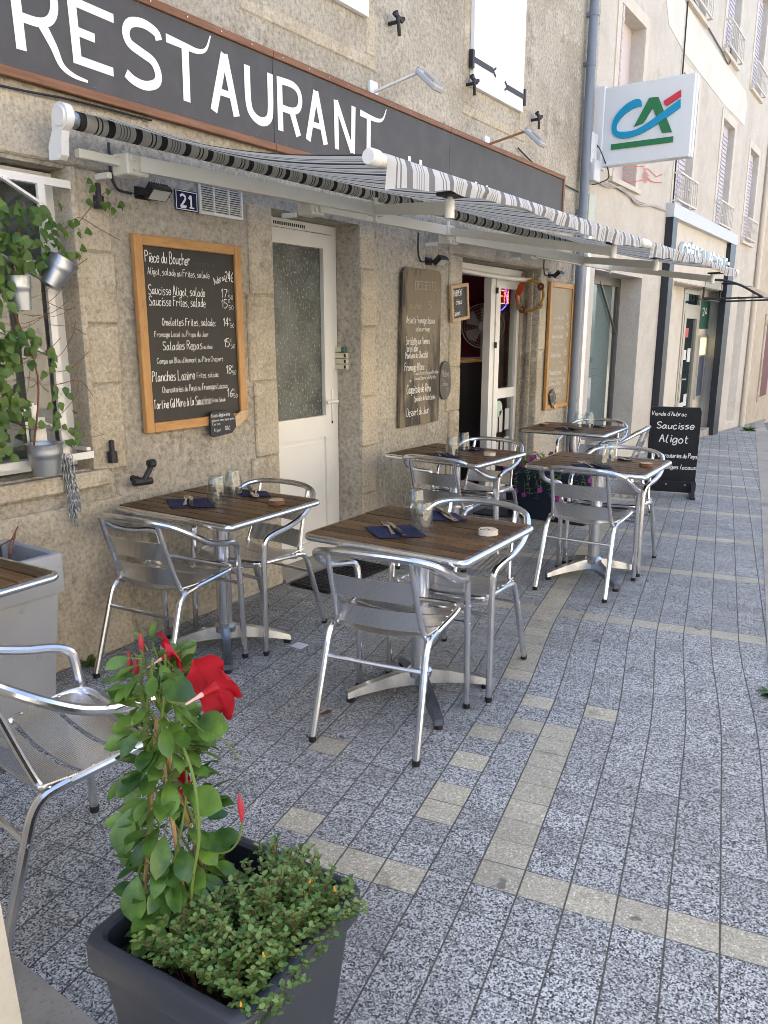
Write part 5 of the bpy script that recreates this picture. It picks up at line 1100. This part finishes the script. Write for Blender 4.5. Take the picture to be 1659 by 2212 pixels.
# ------------------------------------------------------------------ door mats
def ribmat(mb, x0, x1, y0, y1, z, n=9):
    mb.rbox(x0,x1,y0,y1,z,z+.010,.003,1)
    for k in range(n): x = x0+.012+(x1-x0-.024)*k/(n-1); mb.bar((x,y0+.01,z+.012),(x,y1-.01,z+.012),.008,.006)
    for k in range(n+4): y = y0+.012+(y1-y0-.024)*k/(n+3); mb.bar((x0+.01,y,z+.0115),(x1-.01,y,z+.0115),.008,.005)
s = MB(); ribmat(s,.06,.36,3.28,3.90,.004); tag(s.build('door_mat', M_RUB, smooth=0), 'ribbed black rubber mat at the foot of the white door', 'door mat')
s = MB(); s.prism([(.10,5.52)]+[(.14+.50*math.cos(a)*.9,5.82+.30*math.sin(a)) for a in [R(-90+12*k) for k in range(16)]]+[(.10,6.12)],2,.004,.016); tag(s.build('door_mat', M_RUB), 'round ended black mat on the ground at the open entrance', 'door mat')

# ------------------------------------------------------------------ security grille, buckets, chain
GR = thing('security_grille', 'white lattice security grille over the left window', 'window grille', (.04,1.4,1.5))
s = MB()
for z in (.945,2.055): s.bar((.03,.4,z),(.03,2.05,z),.012,.03)
for y in (1.915,1.15): s.bar((.031,y,.955),(.031,y,2.045),.016,.03,(0,1,0))
for k in range(-3,6):
    a = (.75+.0, 1.08+.27*k)
    y0, y1 = .78, 1.90; 
    def seg(ya,za,yb,zb_):
        lo, hi = .96, 2.04
        if za > zb_: ya,za,yb,zb_ = yb,zb_,ya,za
        if zb_ < lo or za > hi: return
        if za < lo: t = (lo-za)/(zb_-za); ya += (yb-ya)*t; za = lo
        if zb_ > hi: t = (hi-za)/(zb_-za); yb = ya+(yb-ya)*t; zb_ = hi
        s.bar((.034,ya,za),(.034,yb,zb_),.010,.022,(1,0,0))
    seg(1.22,1.10+.30*k,1.90,.72+.30*k+.05)
s.bar((-.1,2.035,.97),(.022,2.035,.97),.02,.014)
s.build('bars', mat('chipped_white',(.74,.73,.69),.5,vary=[(26,(.35,.2,.1),.66,.76)]), GR, smooth=0)
def bucket(c, r0, r1, hh, tilt, label, handle):
    Bk = thing('bucket', label, 'bucket', c, 'galvanised buckets hung on the grille')
    Q = Matrix.Translation(c) @ tilt
    s = MB(); pr = [(0,0),(r0,0)]; n = 14
    for k in range(n+1):
        t = k/n; rr = r0+(r1-r0)*t; pr.append((rr + (.0028*max(0,math.sin((t-.62)*3*2*math.pi/.24)) if .62 < t < .86 else 0), t*hh))
    pr += [(r1+.004,hh-.002),(r1+.005,hh+.003),(r1,hh+.004),(r1-.003,hh),(r0,.004),(0,.004)]
    s.lathe(pr,(0,0,0),32); s.xf(Q); s.build('pail', M_GALV, Bk)
    if handle:
        s = MB(); s.bar((-r1-.004,.02,hh-.01),(-r1-.006,.02,hh+.15),.028,.003,(1,0,0)); s.bar((-r1-.004,-.02,hh-.01),(-r1-.006,-.02,hh+.15),.012,.003,(1,0,0)); s.bar((-r1-.005,-.02,hh+.15),(-r1-.005,.02,hh+.15),.003,.02); s.xf(Q); s.build('hanger', M_GALV, Bk, smooth=0)
        s = MB(); s.box(-r1-.001,-r1+.0005,.01,.06,hh+.0,hh+.10); s.xf(Q); s.build('paper_tag', mat('tag_paper',(.66,.65,.6),.7), Bk, smooth=0)
bucket((.11,1.772,.905), .052, .070, .125, Matrix.Rotation(R(0),4,'X'), 'largest galvanised bucket, hanging at the bottom of the window grille', True)
bucket((.10,1.745,1.553), .034, .047, .125, Matrix.Rotation(R(3),4,'X'), 'upright small galvanised bucket half hidden in the vine', False)
bucket((.10,1.872,1.648), .037, .057, .115, Matrix.Rotation(R(-30),4,'X') @ Matrix.Rotation(R(10),4,'Y'), 'tilted small galvanised bucket in the vine, right of the upright one', False)
CH = MB()
def link(mb, p, d, nrm):
    d = Vector(d).normalized(); nrm = Vector(nrm) - d*Vector(nrm).dot(d); nrm.normalize(); P = []
    for k in range(12): a = 2*math.pi*k/12; P.append(Vector(p)+d*(.0165*math.cos(a)+ (.004 if math.cos(a)>0 else -.004))+nrm*.0085*math.sin(a))
    mb.tube(P,.0028,6,closed=True)
for k in range(6):
    p = Vector((.06+.012*(k%3),1.875+.006*k,.95)); L_ = [13,11,12,14,10,11][k]
    for q in range(L_):
        link(CH, p, (random.uniform(-.1,.1),.10+.05*math.sin(k+q*.4),-1), (1,0.2,0) if q%2 else (.1,1,0)); p += Vector((random.uniform(-.002,.002),.0015+.001*math.sin(q*.5+k),-.0215))
tag(CH.build('chain', mat('dull_chain',(.32,.34,.37),.4,metal=.8)), 'bunch of grey steel chain hanging below the lowest bucket', 'chain')

# ------------------------------------------------------------------ foliage
def leaf(mb, p, d, nrm, L_, w_, fold=.25, droop=.15, shape=(0,.62,1,.86,.5,0)):
    d = Vector(d).normalized(); nrm = Vector(nrm); nrm = nrm - d*nrm.dot(d)
    if nrm.length < 1e-3: nrm = d.orthogonal()
    nrm.normalize(); sd_ = d.cross(nrm); n = len(shape)-1; vs = []; p = Vector(p)
    for i in range(n+1):
        t = i/n; c = p + d*L_*t - nrm*L_*droop*t*t; hw = w_/2*shape[i]
        vs += [c - sd_*hw + nrm*hw*fold, c, c + sd_*hw + nrm*hw*fold]
    o = len(mb.v); mb.v += vs
    for i in range(n):
        a = o+3*i; mb.f += [(a,a+1,a+4,a+3),(a+1,a+2,a+5,a+4)]; mb.m += [mb.mi]*2
def rdir(z0=-1, z1=1):
    a = random.uniform(0, 2*math.pi); z = random.uniform(z0,z1); q = math.sqrt(max(0,1-z*z)); return Vector((q*math.cos(a), q*math.sin(a), z))
VN = thing('climbing_vine', 'leafy green vine climbing over the white window grille', 'vine', (.08,1.5,1.5))
s = MB(); st_ = MB()
def vine_ok(y, z):
    top = 1.96; 
    if z > top or z < 1.0: return 0
    edge = 1.87 if z > 1.72 else (1.73 if z > 1.5 else (1.78 if z > 1.25 else 1.74))
    edge += .05*math.sin(z*23)
    return max(0, min(1, (edge - y)/.10))
cnt = 0
while cnt < 1500:
    y = random.uniform(.9,1.98); z = random.uniform(1.0,2.0)
    if random.random() > vine_ok(y,z)*(1 if z > 1.68 else .75): continue
    x = .06+.12*random.random()*min(1,(1.98-y)*4+.3); out = Vector((1,random.uniform(-.4,.6),random.uniform(-.2,.5)))
    leaf(s, (x,y,z), (random.uniform(-.1,.4),random.uniform(-.7,.7),random.uniform(-1,-.05)), out, random.uniform(.032,.056), random.uniform(.026,.042), .2, random.uniform(0,.3), (0,.9,1,.75,.42,0)); cnt += 1
# the sprig that reaches over to the hinge pin and the lower right sprays
for (y0,z0,n,sp) in ((2.19,2.03,9,.035),(1.97,1.86,26,.07),(1.93,1.80,20,.06),(1.89,1.12,9,.05),(1.93,1.05,6,.035),(1.86,1.35,8,.04),(1.88,1.22,6,.04)):
    for k in range(n): leaf(s, (.05+.05*random.random(), y0+random.gauss(0,sp), z0+random.gauss(0,sp*.8)), (.2,random.uniform(-.8,.8),random.uniform(-1,0)), (1,random.uniform(-.3,.5),.3), random.uniform(.03,.05), random.uniform(.025,.036), .2, .2, (0,.9,1,.75,.42,0))
s.build('leaf_mass', M_VINE, VN, smooth=60)
for k in range(46):
    y = random.uniform(1.2,1.9); z = random.uniform(1.05,1.95); a = random.uniform(-.9,.9); P = [Vector((.06,y,z))]
    for q in range(4): P.append(P[-1]+Vector((random.uniform(-.01,.02),.055*math.cos(a+q*.25),.045*math.sin(a+q*.3))))
    st_.tube(P, .0014, 4, smooth=3)
for P in ([(.05,1.95,1.88),(.06,2.03,1.89),(.05,2.12,1.97),(.04,2.20,2.04),(.04,2.28,2.08)],[(.05,1.98,1.86),(.05,2.06,1.93),(.04,2.16,1.90),(.04,2.27,1.86)],[(.05,1.88,1.5),(.06,1.98,1.49),(.05,2.05,1.46)],[(.05,1.9,1.26),(.07,1.99,1.27),(.05,2.06,1.2)],[(.06,1.85,1.6),(.07,1.95,1.56),(.06,2.01,1.57)],[(.05,1.9,1.76),(.06,2.0,1.73),(.05,2.09,1.77)]): st_.tube(P, .0016, 4, smooth=4)
for k in range(5): y = 1.15+.15*k; st_.tube([(.05,y,.95),(.07,y+.05,1.3),(.06,y-.02,1.6),(.08,y+.06,1.95)], .004, 5, smooth=5)
st_.build('stem', M_STEMR, VN)
# pale grey planter on the left
PG = thing('planter', 'tall pale grey square planter against the wall at the left edge', 'planter', (.2,1.35,0))
def square_pot(x0,x1,y0,y1,hh,lip,inset,taper,r):
    s = MB(); 
    def ringp(ix, z, rr):
        P = []
        for (cx,cy,a0) in ((x1-ix-rr,y1-ix-rr,0),(x0+ix+rr,y1-ix-rr,90),(x0+ix+rr,y0+ix+rr,180),(x1-ix-rr,y0+ix+rr,270)):
            for k in range(6): a = R(a0+18*k); P.append((cx+rr*math.cos(a), cy+rr*math.sin(a), z))
        return P
    lv = [(inset+taper,0,r),(inset,hh-lip,r),(inset*.15,hh-lip,r),(0,hh-lip+.008,r),(0,hh-.012,r),(.003,hh-.004,r),(.010,hh,r),(.022,hh,r*.8),(.028,hh-.006,r*.8),(.032,hh-.09,r*.7)]
    vs = []
    for ix,z,rr in lv: vs += ringp(ix,z,max(rr,.004))
    n = 24; s.add(vs, [(i*n+k,i*n+(k+1)%n,(i+1)*n+(k+1)%n,(i+1)*n+k) for i in range(len(lv)-1) for k in range(n)]); s.f.append(tuple(range(n))); s.m.append(0)
    return s
square_pot(.01,.375,.95,1.64,.65,.155,.018,.04,.008).build('pot', M_LGREY, PG)
s = MB(); s.box(.05,.335,.99,1.60,.5,.57); s.build('soil', M_SOIL, PG, smooth=0)
s = MB()
for k in range(7): s.tube([(.2+.03*math.sin(k*2),1.3+.04*k,.56),(.22+.05*math.sin(k*3),1.33+.035*k,.66),(.2+.08*math.sin(k*5),1.32+.05*k,.72)], .003, 5, smooth=3)
tag(s.build('dry_plant', M_STEMR), 'dry brown twigs sticking up in the pale grey planter', 'plant')
s = MB(); s.lathe([(0,0),(.035,0),(.035,.09),(.028,.10),(0,.10)], (.13,1.50,.572), 16); tag(s.build('tin', mat('navy_tin',(.02,.025,.04),.4)), 'dark blue tin standing inside the pale grey planter', 'tin')
# foreground planter with soil
PL = thing('planter', 'dark anthracite square planter in the foreground holding the red flowers', 'planter', (2.047,.859,0), rz=R(5))
PQ = Matrix.Translation((2.047,.859,-.015)) @ Matrix.Rotation(R(5),4,'Z')
square_pot(-.190,.190,-.190,.190,.410,.058,.015,.037,.036).build('pot', M_DGREY, PL, local=True)
s = MB(); N = 20; vs = []
for i in range(N+1):
    for j in range(N+1): vs.append((-.158+.316*i/N, -.158+.316*j/N, .345+.006*math.sin(i*2.1+j)+random.uniform(-.006,.006)))
s.add(vs, [(i*(N+1)+j,(i+1)*(N+1)+j,(i+1)*(N+1)+j+1,i*(N+1)+j+1) for i in range(N) for j in range(N)]); s.build('soil', M_SOIL, PL, local=True)
# mandevilla on its cane trellis
MV = thing('flowering_plant', 'tall red flowering climber tied to canes in the dark planter', 'plant', (1.94,.83,.36))
top = Vector((1.895,.845,.885)); bases = [Vector((1.895,.775,.355)),Vector((2.005,.80,.355)),Vector((1.94,.91,.355))]
s = MB()
for b_ in bases: s.tube([b_, top+Vector((0,0,-.12))], .0042, 7)
s.build('cane', M_CANE, MV)
s = MB(); lf = MB()
axisp = lambda t: Vector((1.945,.835,.36)).lerp(Vector((1.90,.845,.90)), t)
stems = []
for k in range(6):
    P = []
    for q in range(9):
        t = q/8; a = k*1.05+t*4.5; rr = .055*(1-.55*t)
        P.append(axisp(t)+Vector((rr*math.cos(a), rr*math.sin(a), 0)))
    stems.append(P); s.tube(P, .0026, 6, smooth=4)
s.tube([(2.005,.80,.36),(2.03,.79,.50),(2.045,.80,.60),(2.03,.81,.70),(1.99,.82,.76)], .0028, 6, smooth=5)     # the loose shoot on the right
s.tube([(1.90,.79,.52),(1.875,.78,.42),(1.87,.77,.385),(1.90,.75,.372),(1.95,.77,.38)], .0028, 6, smooth=5)
MVS = (0,.45,.80,.98,1,.72,0)
for k in range(300):
    t = random.random()**.9; a = random.uniform(0,2*math.pi); p0 = axisp(t)+Vector((math.cos(a),math.sin(a),0))*.045*(1-.45*t)
    d = Vector((math.cos(a),math.sin(a),random.uniform(-.6,1.1)-.2*(1-t))).normalized(); pl = random.uniform(.008,.03)
    L_ = random.uniform(.038,.075)*(1 if t < .8 else .75)
    s.tube([p0, p0+d*pl], .0013, 4); leaf(lf, p0+d*pl, d+Vector((0,0,random.uniform(-.35,.25))), Vector((0,0,1))+d*random.uniform(-.3,1.1)+rdir()*.6, L_, L_*random.uniform(.40,.58), .22, random.uniform(.05,.3), MVS)
for (p,d,L_) in (((2.02,.83,.80),(1,-.15,.28),.085),((1.99,.83,.655),(1,-.1,.05),.085),((1.86,.84,.60),(-1,.2,-.05),.085),((1.97,.80,.875),(1,.05,-.02),.075),((1.925,.755,.50),(.2,-.5,-1),.085),((1.90,.77,.62),(.1,-.6,-1),.085),((1.87,.79,.52),(-.8,-.1,-.7),.08),((1.88,.82,.48),(-.9,.1,-.7),.08),((1.97,.76,.42),(.3,-.3,-.9),.07),((1.94,.74,.40),(.5,-.5,.2),.06)):
    leaf(lf, p, d, Vector((.3,-.8,.6)), L_, L_*.62, .18, .15, MVS)
lf.build('leaf_mass', M_LEAF, MV, smooth=60); 
def trumpet(c, ax, size, name):
    ax = Vector(ax).normalized(); Q = Matrix.Translation(c) @ ax.to_track_quat('Z','Y').to_matrix().to_4x4(); f = MB()
    f.mi = 1; f.lathe([(.0016*size,-.060*size),(.0022*size,-.040*size),(.0042*size,-.026*size)], (0,0,0), 14); f.mi = 0; f.lathe([(.0042*size,-.026*size),(.0068*size,-.012*size),(.0095*size,-.002*size),(.013*size,.002*size)], (0,0,0), 14)
    f.mi = 0
    for k in range(5):
        a = 2*math.pi*k/5; dx, dy = math.cos(a), math.sin(a); tx, ty = -dy, dx; vs = []; n = 6
        for i in range(n+1):
            t = i/n; r_ = (.011+.042*t)*size; z = (.0+.016*t-.020*t*t)*size; hw = (.008+.021*math.sin(math.pi*min(1,t*.74+.06)))*size*(1 if i < n else .45)
            for q in (-1,-.4,.4,1): vs.append((dx*r_+tx*(hw*q+.010*size*t), dy*r_+ty*(hw*q+.010*size*t), z+(.006*size*q*t)+.003*size*math.sin(q*3+k)*t))
        f.add(vs, [(4*i+j,4*i+j+1,4*i+j+5,4*i+j+4) for i in range(n) for j in range(3)])
    f.xf(Q); return f.build(name, [M_PETAL, M_PETALIN], MV, smooth=60)
trumpet((2.05,.85,.870),(-.02,.9,.06),1.12,'flower'); trumpet((1.915,.875,.893),(.35,.75,.35),.85,'flower'); trumpet((1.935,.875,.62),(.2,.8,.2),.8,'flower')
s.tube([(2.05,.785,.866),(2.01,.785,.858),(1.96,.815,.845),(1.91,.84,.83)], .002, 5)
bd_ = MB()
def bud(p, d, L_): bd_.tube([Vector(p)+Vector(d).normalized()*L_*t for t in (0,.25,.5,.75,1)], [.002,.0045,.006,.0042,.0008], 8)
bud((1.862,.85,.882),(-.1,0,1),.045); bud((2.125,.83,.645),(-.1,0,1),.055); bud((1.835,.84,.84),(-.05,0,1),.05); bud((1.85,.84,.835),(.1,0,1),.045)
bd_.build('bud', [mat('bud_red',(.40,.03,.045),.5)], MV); s.tube([(2.125,.83,.645),(2.11,.83,.60),(2.06,.84,.55),(1.98,.84,.53)], .002, 5, smooth=4); s.tube([(1.84,.84,.84),(1.86,.84,.80),(1.90,.84,.77)], .002, 5)
s.tube([(1.97,.83,.82),(2.05,.82,.80),(2.10,.815,.805),(2.15,.81,.78)], .0013, 4, smooth=5)
s.build('stem', M_STEM, MV)
# low small-leaved ground cover filling the right side of the planter
GC = thing('ground_cover_plant', 'low bushy plant with tiny leaves spilling over the right rim of the dark planter', 'plant', (2.11,.88,.37))
lf = MB(); s = MB(); ob = MB()
SL = (0,.82,1,.9,.5,0)
for k in range(470):
    while True:
        u, v = random.uniform(-.09,.20), random.uniform(-.16,.165)
        if u > -.035+.12*math.sin(v*14+1)*.3: break
    b0 = PQ @ Vector((min(u,.145)*.8+.02, max(-.14,min(.14,v))*.85, .36)); hgt = .115*(1-((u-.06)/.2)**2*.6)*(1-(v/.2)**2*.35)*random.uniform(.55,1.2)
    tip = PQ @ Vector((u+random.uniform(-.02,.03), v+random.uniform(-.025,.025), .375+max(.02,hgt)))
    if u > .17: tip.z -= .02
    mid = b0.lerp(tip,.5)+Vector((0,0,.015)); s.tube([b0,mid,tip], .0011, 4)
    for q in range(7):
        t = .35+.65*q/6; p = b0.lerp(mid,t*2) if t < .5 else mid.lerp(tip,t*2-1)
        for sg in (0,1):
            a = q*1.57+sg*math.pi+k; leaf(lf, p, (math.cos(a),math.sin(a),random.uniform(.1,.7)), (0,0,1), random.uniform(.009,.0155), random.uniform(.007,.011), .15, .1, SL)
    if random.random() < .018: ob.tube([tip, tip+Vector((random.uniform(-.004,.004),0,.009))], [.0028,.0008], 6)
lf.build('leaf_mass', M_LEAFB, GC, smooth=60); s.build('stem', M_STEMR, GC); ob.build('bud', M_YEL, GC)
# navy planter with magenta flowers by the entrance
NPt = thing('planter', 'navy blue trough planter beside the open entrance', 'planter', (.55,5.75,0))
square_pot(.30,1.05,5.60,5.90,.42,.09,.02,.03,.015).build('pot', M_NAVYP, NPt)
s = MB(); s.box(.34,1.01,5.64,5.86,.30,.36); s.build('soil', M_SOIL, NPt, smooth=0)
PF = thing('trailing_flowers', 'bushy magenta flowers trailing from the navy planter', 'plant', (.8,5.72,.4))
lf = MB(); fl = MB(); s = MB()
for k in range(130):
    bx = random.uniform(.38,1.02); base = Vector((bx,random.uniform(5.64,5.85),.38)); side = random.random() < .55
    tip = Vector((bx+random.uniform(-.06,.14), base.y-random.uniform(.05,.20), .41-random.uniform(-.05,.26))) if side else base+Vector((random.uniform(-.1,.1),random.uniform(-.1,.1),random.uniform(.03,.14)))
    mid = base.lerp(tip,.5)+Vector((0,-.03 if side else 0,.06)); P = spline([base,mid,tip],4); s.tube(P,.0018,4)
    for q in range(9):
        p = P[min(len(P)-1,1+q*len(P)//10)]
        for z in range(2): leaf(lf, p, rdir(-.5,.6), (0,-.5,1), random.uniform(.022,.036), random.uniform(.005,.009), .2, .2, SL)
    if random.random() < .38:
        for q in range(5):
            a = 2*math.pi*q/5+k; leaf(fl, tip, (math.cos(a),-.35+.3*math.sin(a),math.sin(a)), (.3,-1,.3), .022, .020, .1, .1, (0,.7,1,.9,.5))
lf.build('leaf_mass', M_LEAFB, PF, smooth=60); fl.build('blossom', M_PINK, PF, smooth=60); s.build('stem', M_STEM, PF)

# ------------------------------------------------------------------ stone post, doorstep, litter and weeds
s = MB(); vs = []
for z, i_ in ((-.02,0),(.84,.045),(.86,.06)): vs += [(1.28+i_,.26+i_,z),(1.735-i_*.55,.26+i_,z),(1.735-i_*.55,.615-i_*.5,z),(1.28+i_,.615-i_*.5,z)]
s.add(vs, [(4*i+k,4*i+(k+1)%4,4*i+4+(k+1)%4,4*i+4+k) for i in range(2) for k in range(4)]+[(8,9,10,11)])
tag(s.build('stone_post', stucco('pale_stone',(.72,.66,.53),(.66,.60,.48),(.76,.71,.6),70,.002,.5,.15), smooth=0), 'pale stone post cut off at the lower left corner', 'post')
s = MB(); s.rbox(.95,1.95,-.2,.782,-.02,.012,.004,1); tag(s.build('stone_slab', M_CONC), 'flat pale stone slab on the ground under the stone post', 'slab')
def weed(x, y, z, n, L_, lab):
    q = MB()
    for k in range(n): a = random.uniform(0,6.28); leaf(q, (x+random.uniform(-.015,.015),y+random.uniform(-.015,.015),z), (math.cos(a),math.sin(a),random.uniform(.3,1.2)), (0,0,1), L_*random.uniform(.6,1.2), L_*.3, .25, .4, MVS)
    tag(q.build('weed', M_VINE, smooth=60), lab, 'weed')
weed(.05,1.92,.0,12,.07,'small green weed at the foot of the wall beside the left chair leg')
weed(2.66,3.33,.0,40,.05,'tuft of grass in the kerb joint at the right edge'); weed(.40,16.4,gz(16.4),60,.16,'green weeds at the foot of the far house'); weed(1.02,7.45,gz(7.45),10,.04,'tiny weed at the foot of the pavement sign')
s = MB(); leaf(s,(1.22,2.13,.006),(1,.4,.1),(0,0,1),.055,.035,.5,-.3,MVS); tag(s.build('dead_leaf', mat('dry_leaf',(.16,.07,.03),.8), smooth=60), 'curled brown dead leaf on the pavers by the foreground table', 'leaf')
s = MB(); x,y = .69,2.62; s.box(x-.02,x+.045,y-.03,y+.03,.001,.004); tag(s.build('folded_paper', mat('white_card',(.72,.74,.78),.6), smooth=0), 'folded white paper wedged under a foot of the table below the menu board', 'paper')
s = MB(); s.add([(.92,1.50,.006),(.955,1.515,.006),(.945,1.54,.012),(.91,1.53,.008)],[(0,1,2,3)]); tag(s.build('paper_scrap', mat('scrap_white',(.75,.76,.78),.6), smooth=0), 'tiny white paper scrap on the ground by the left chair', 'paper')
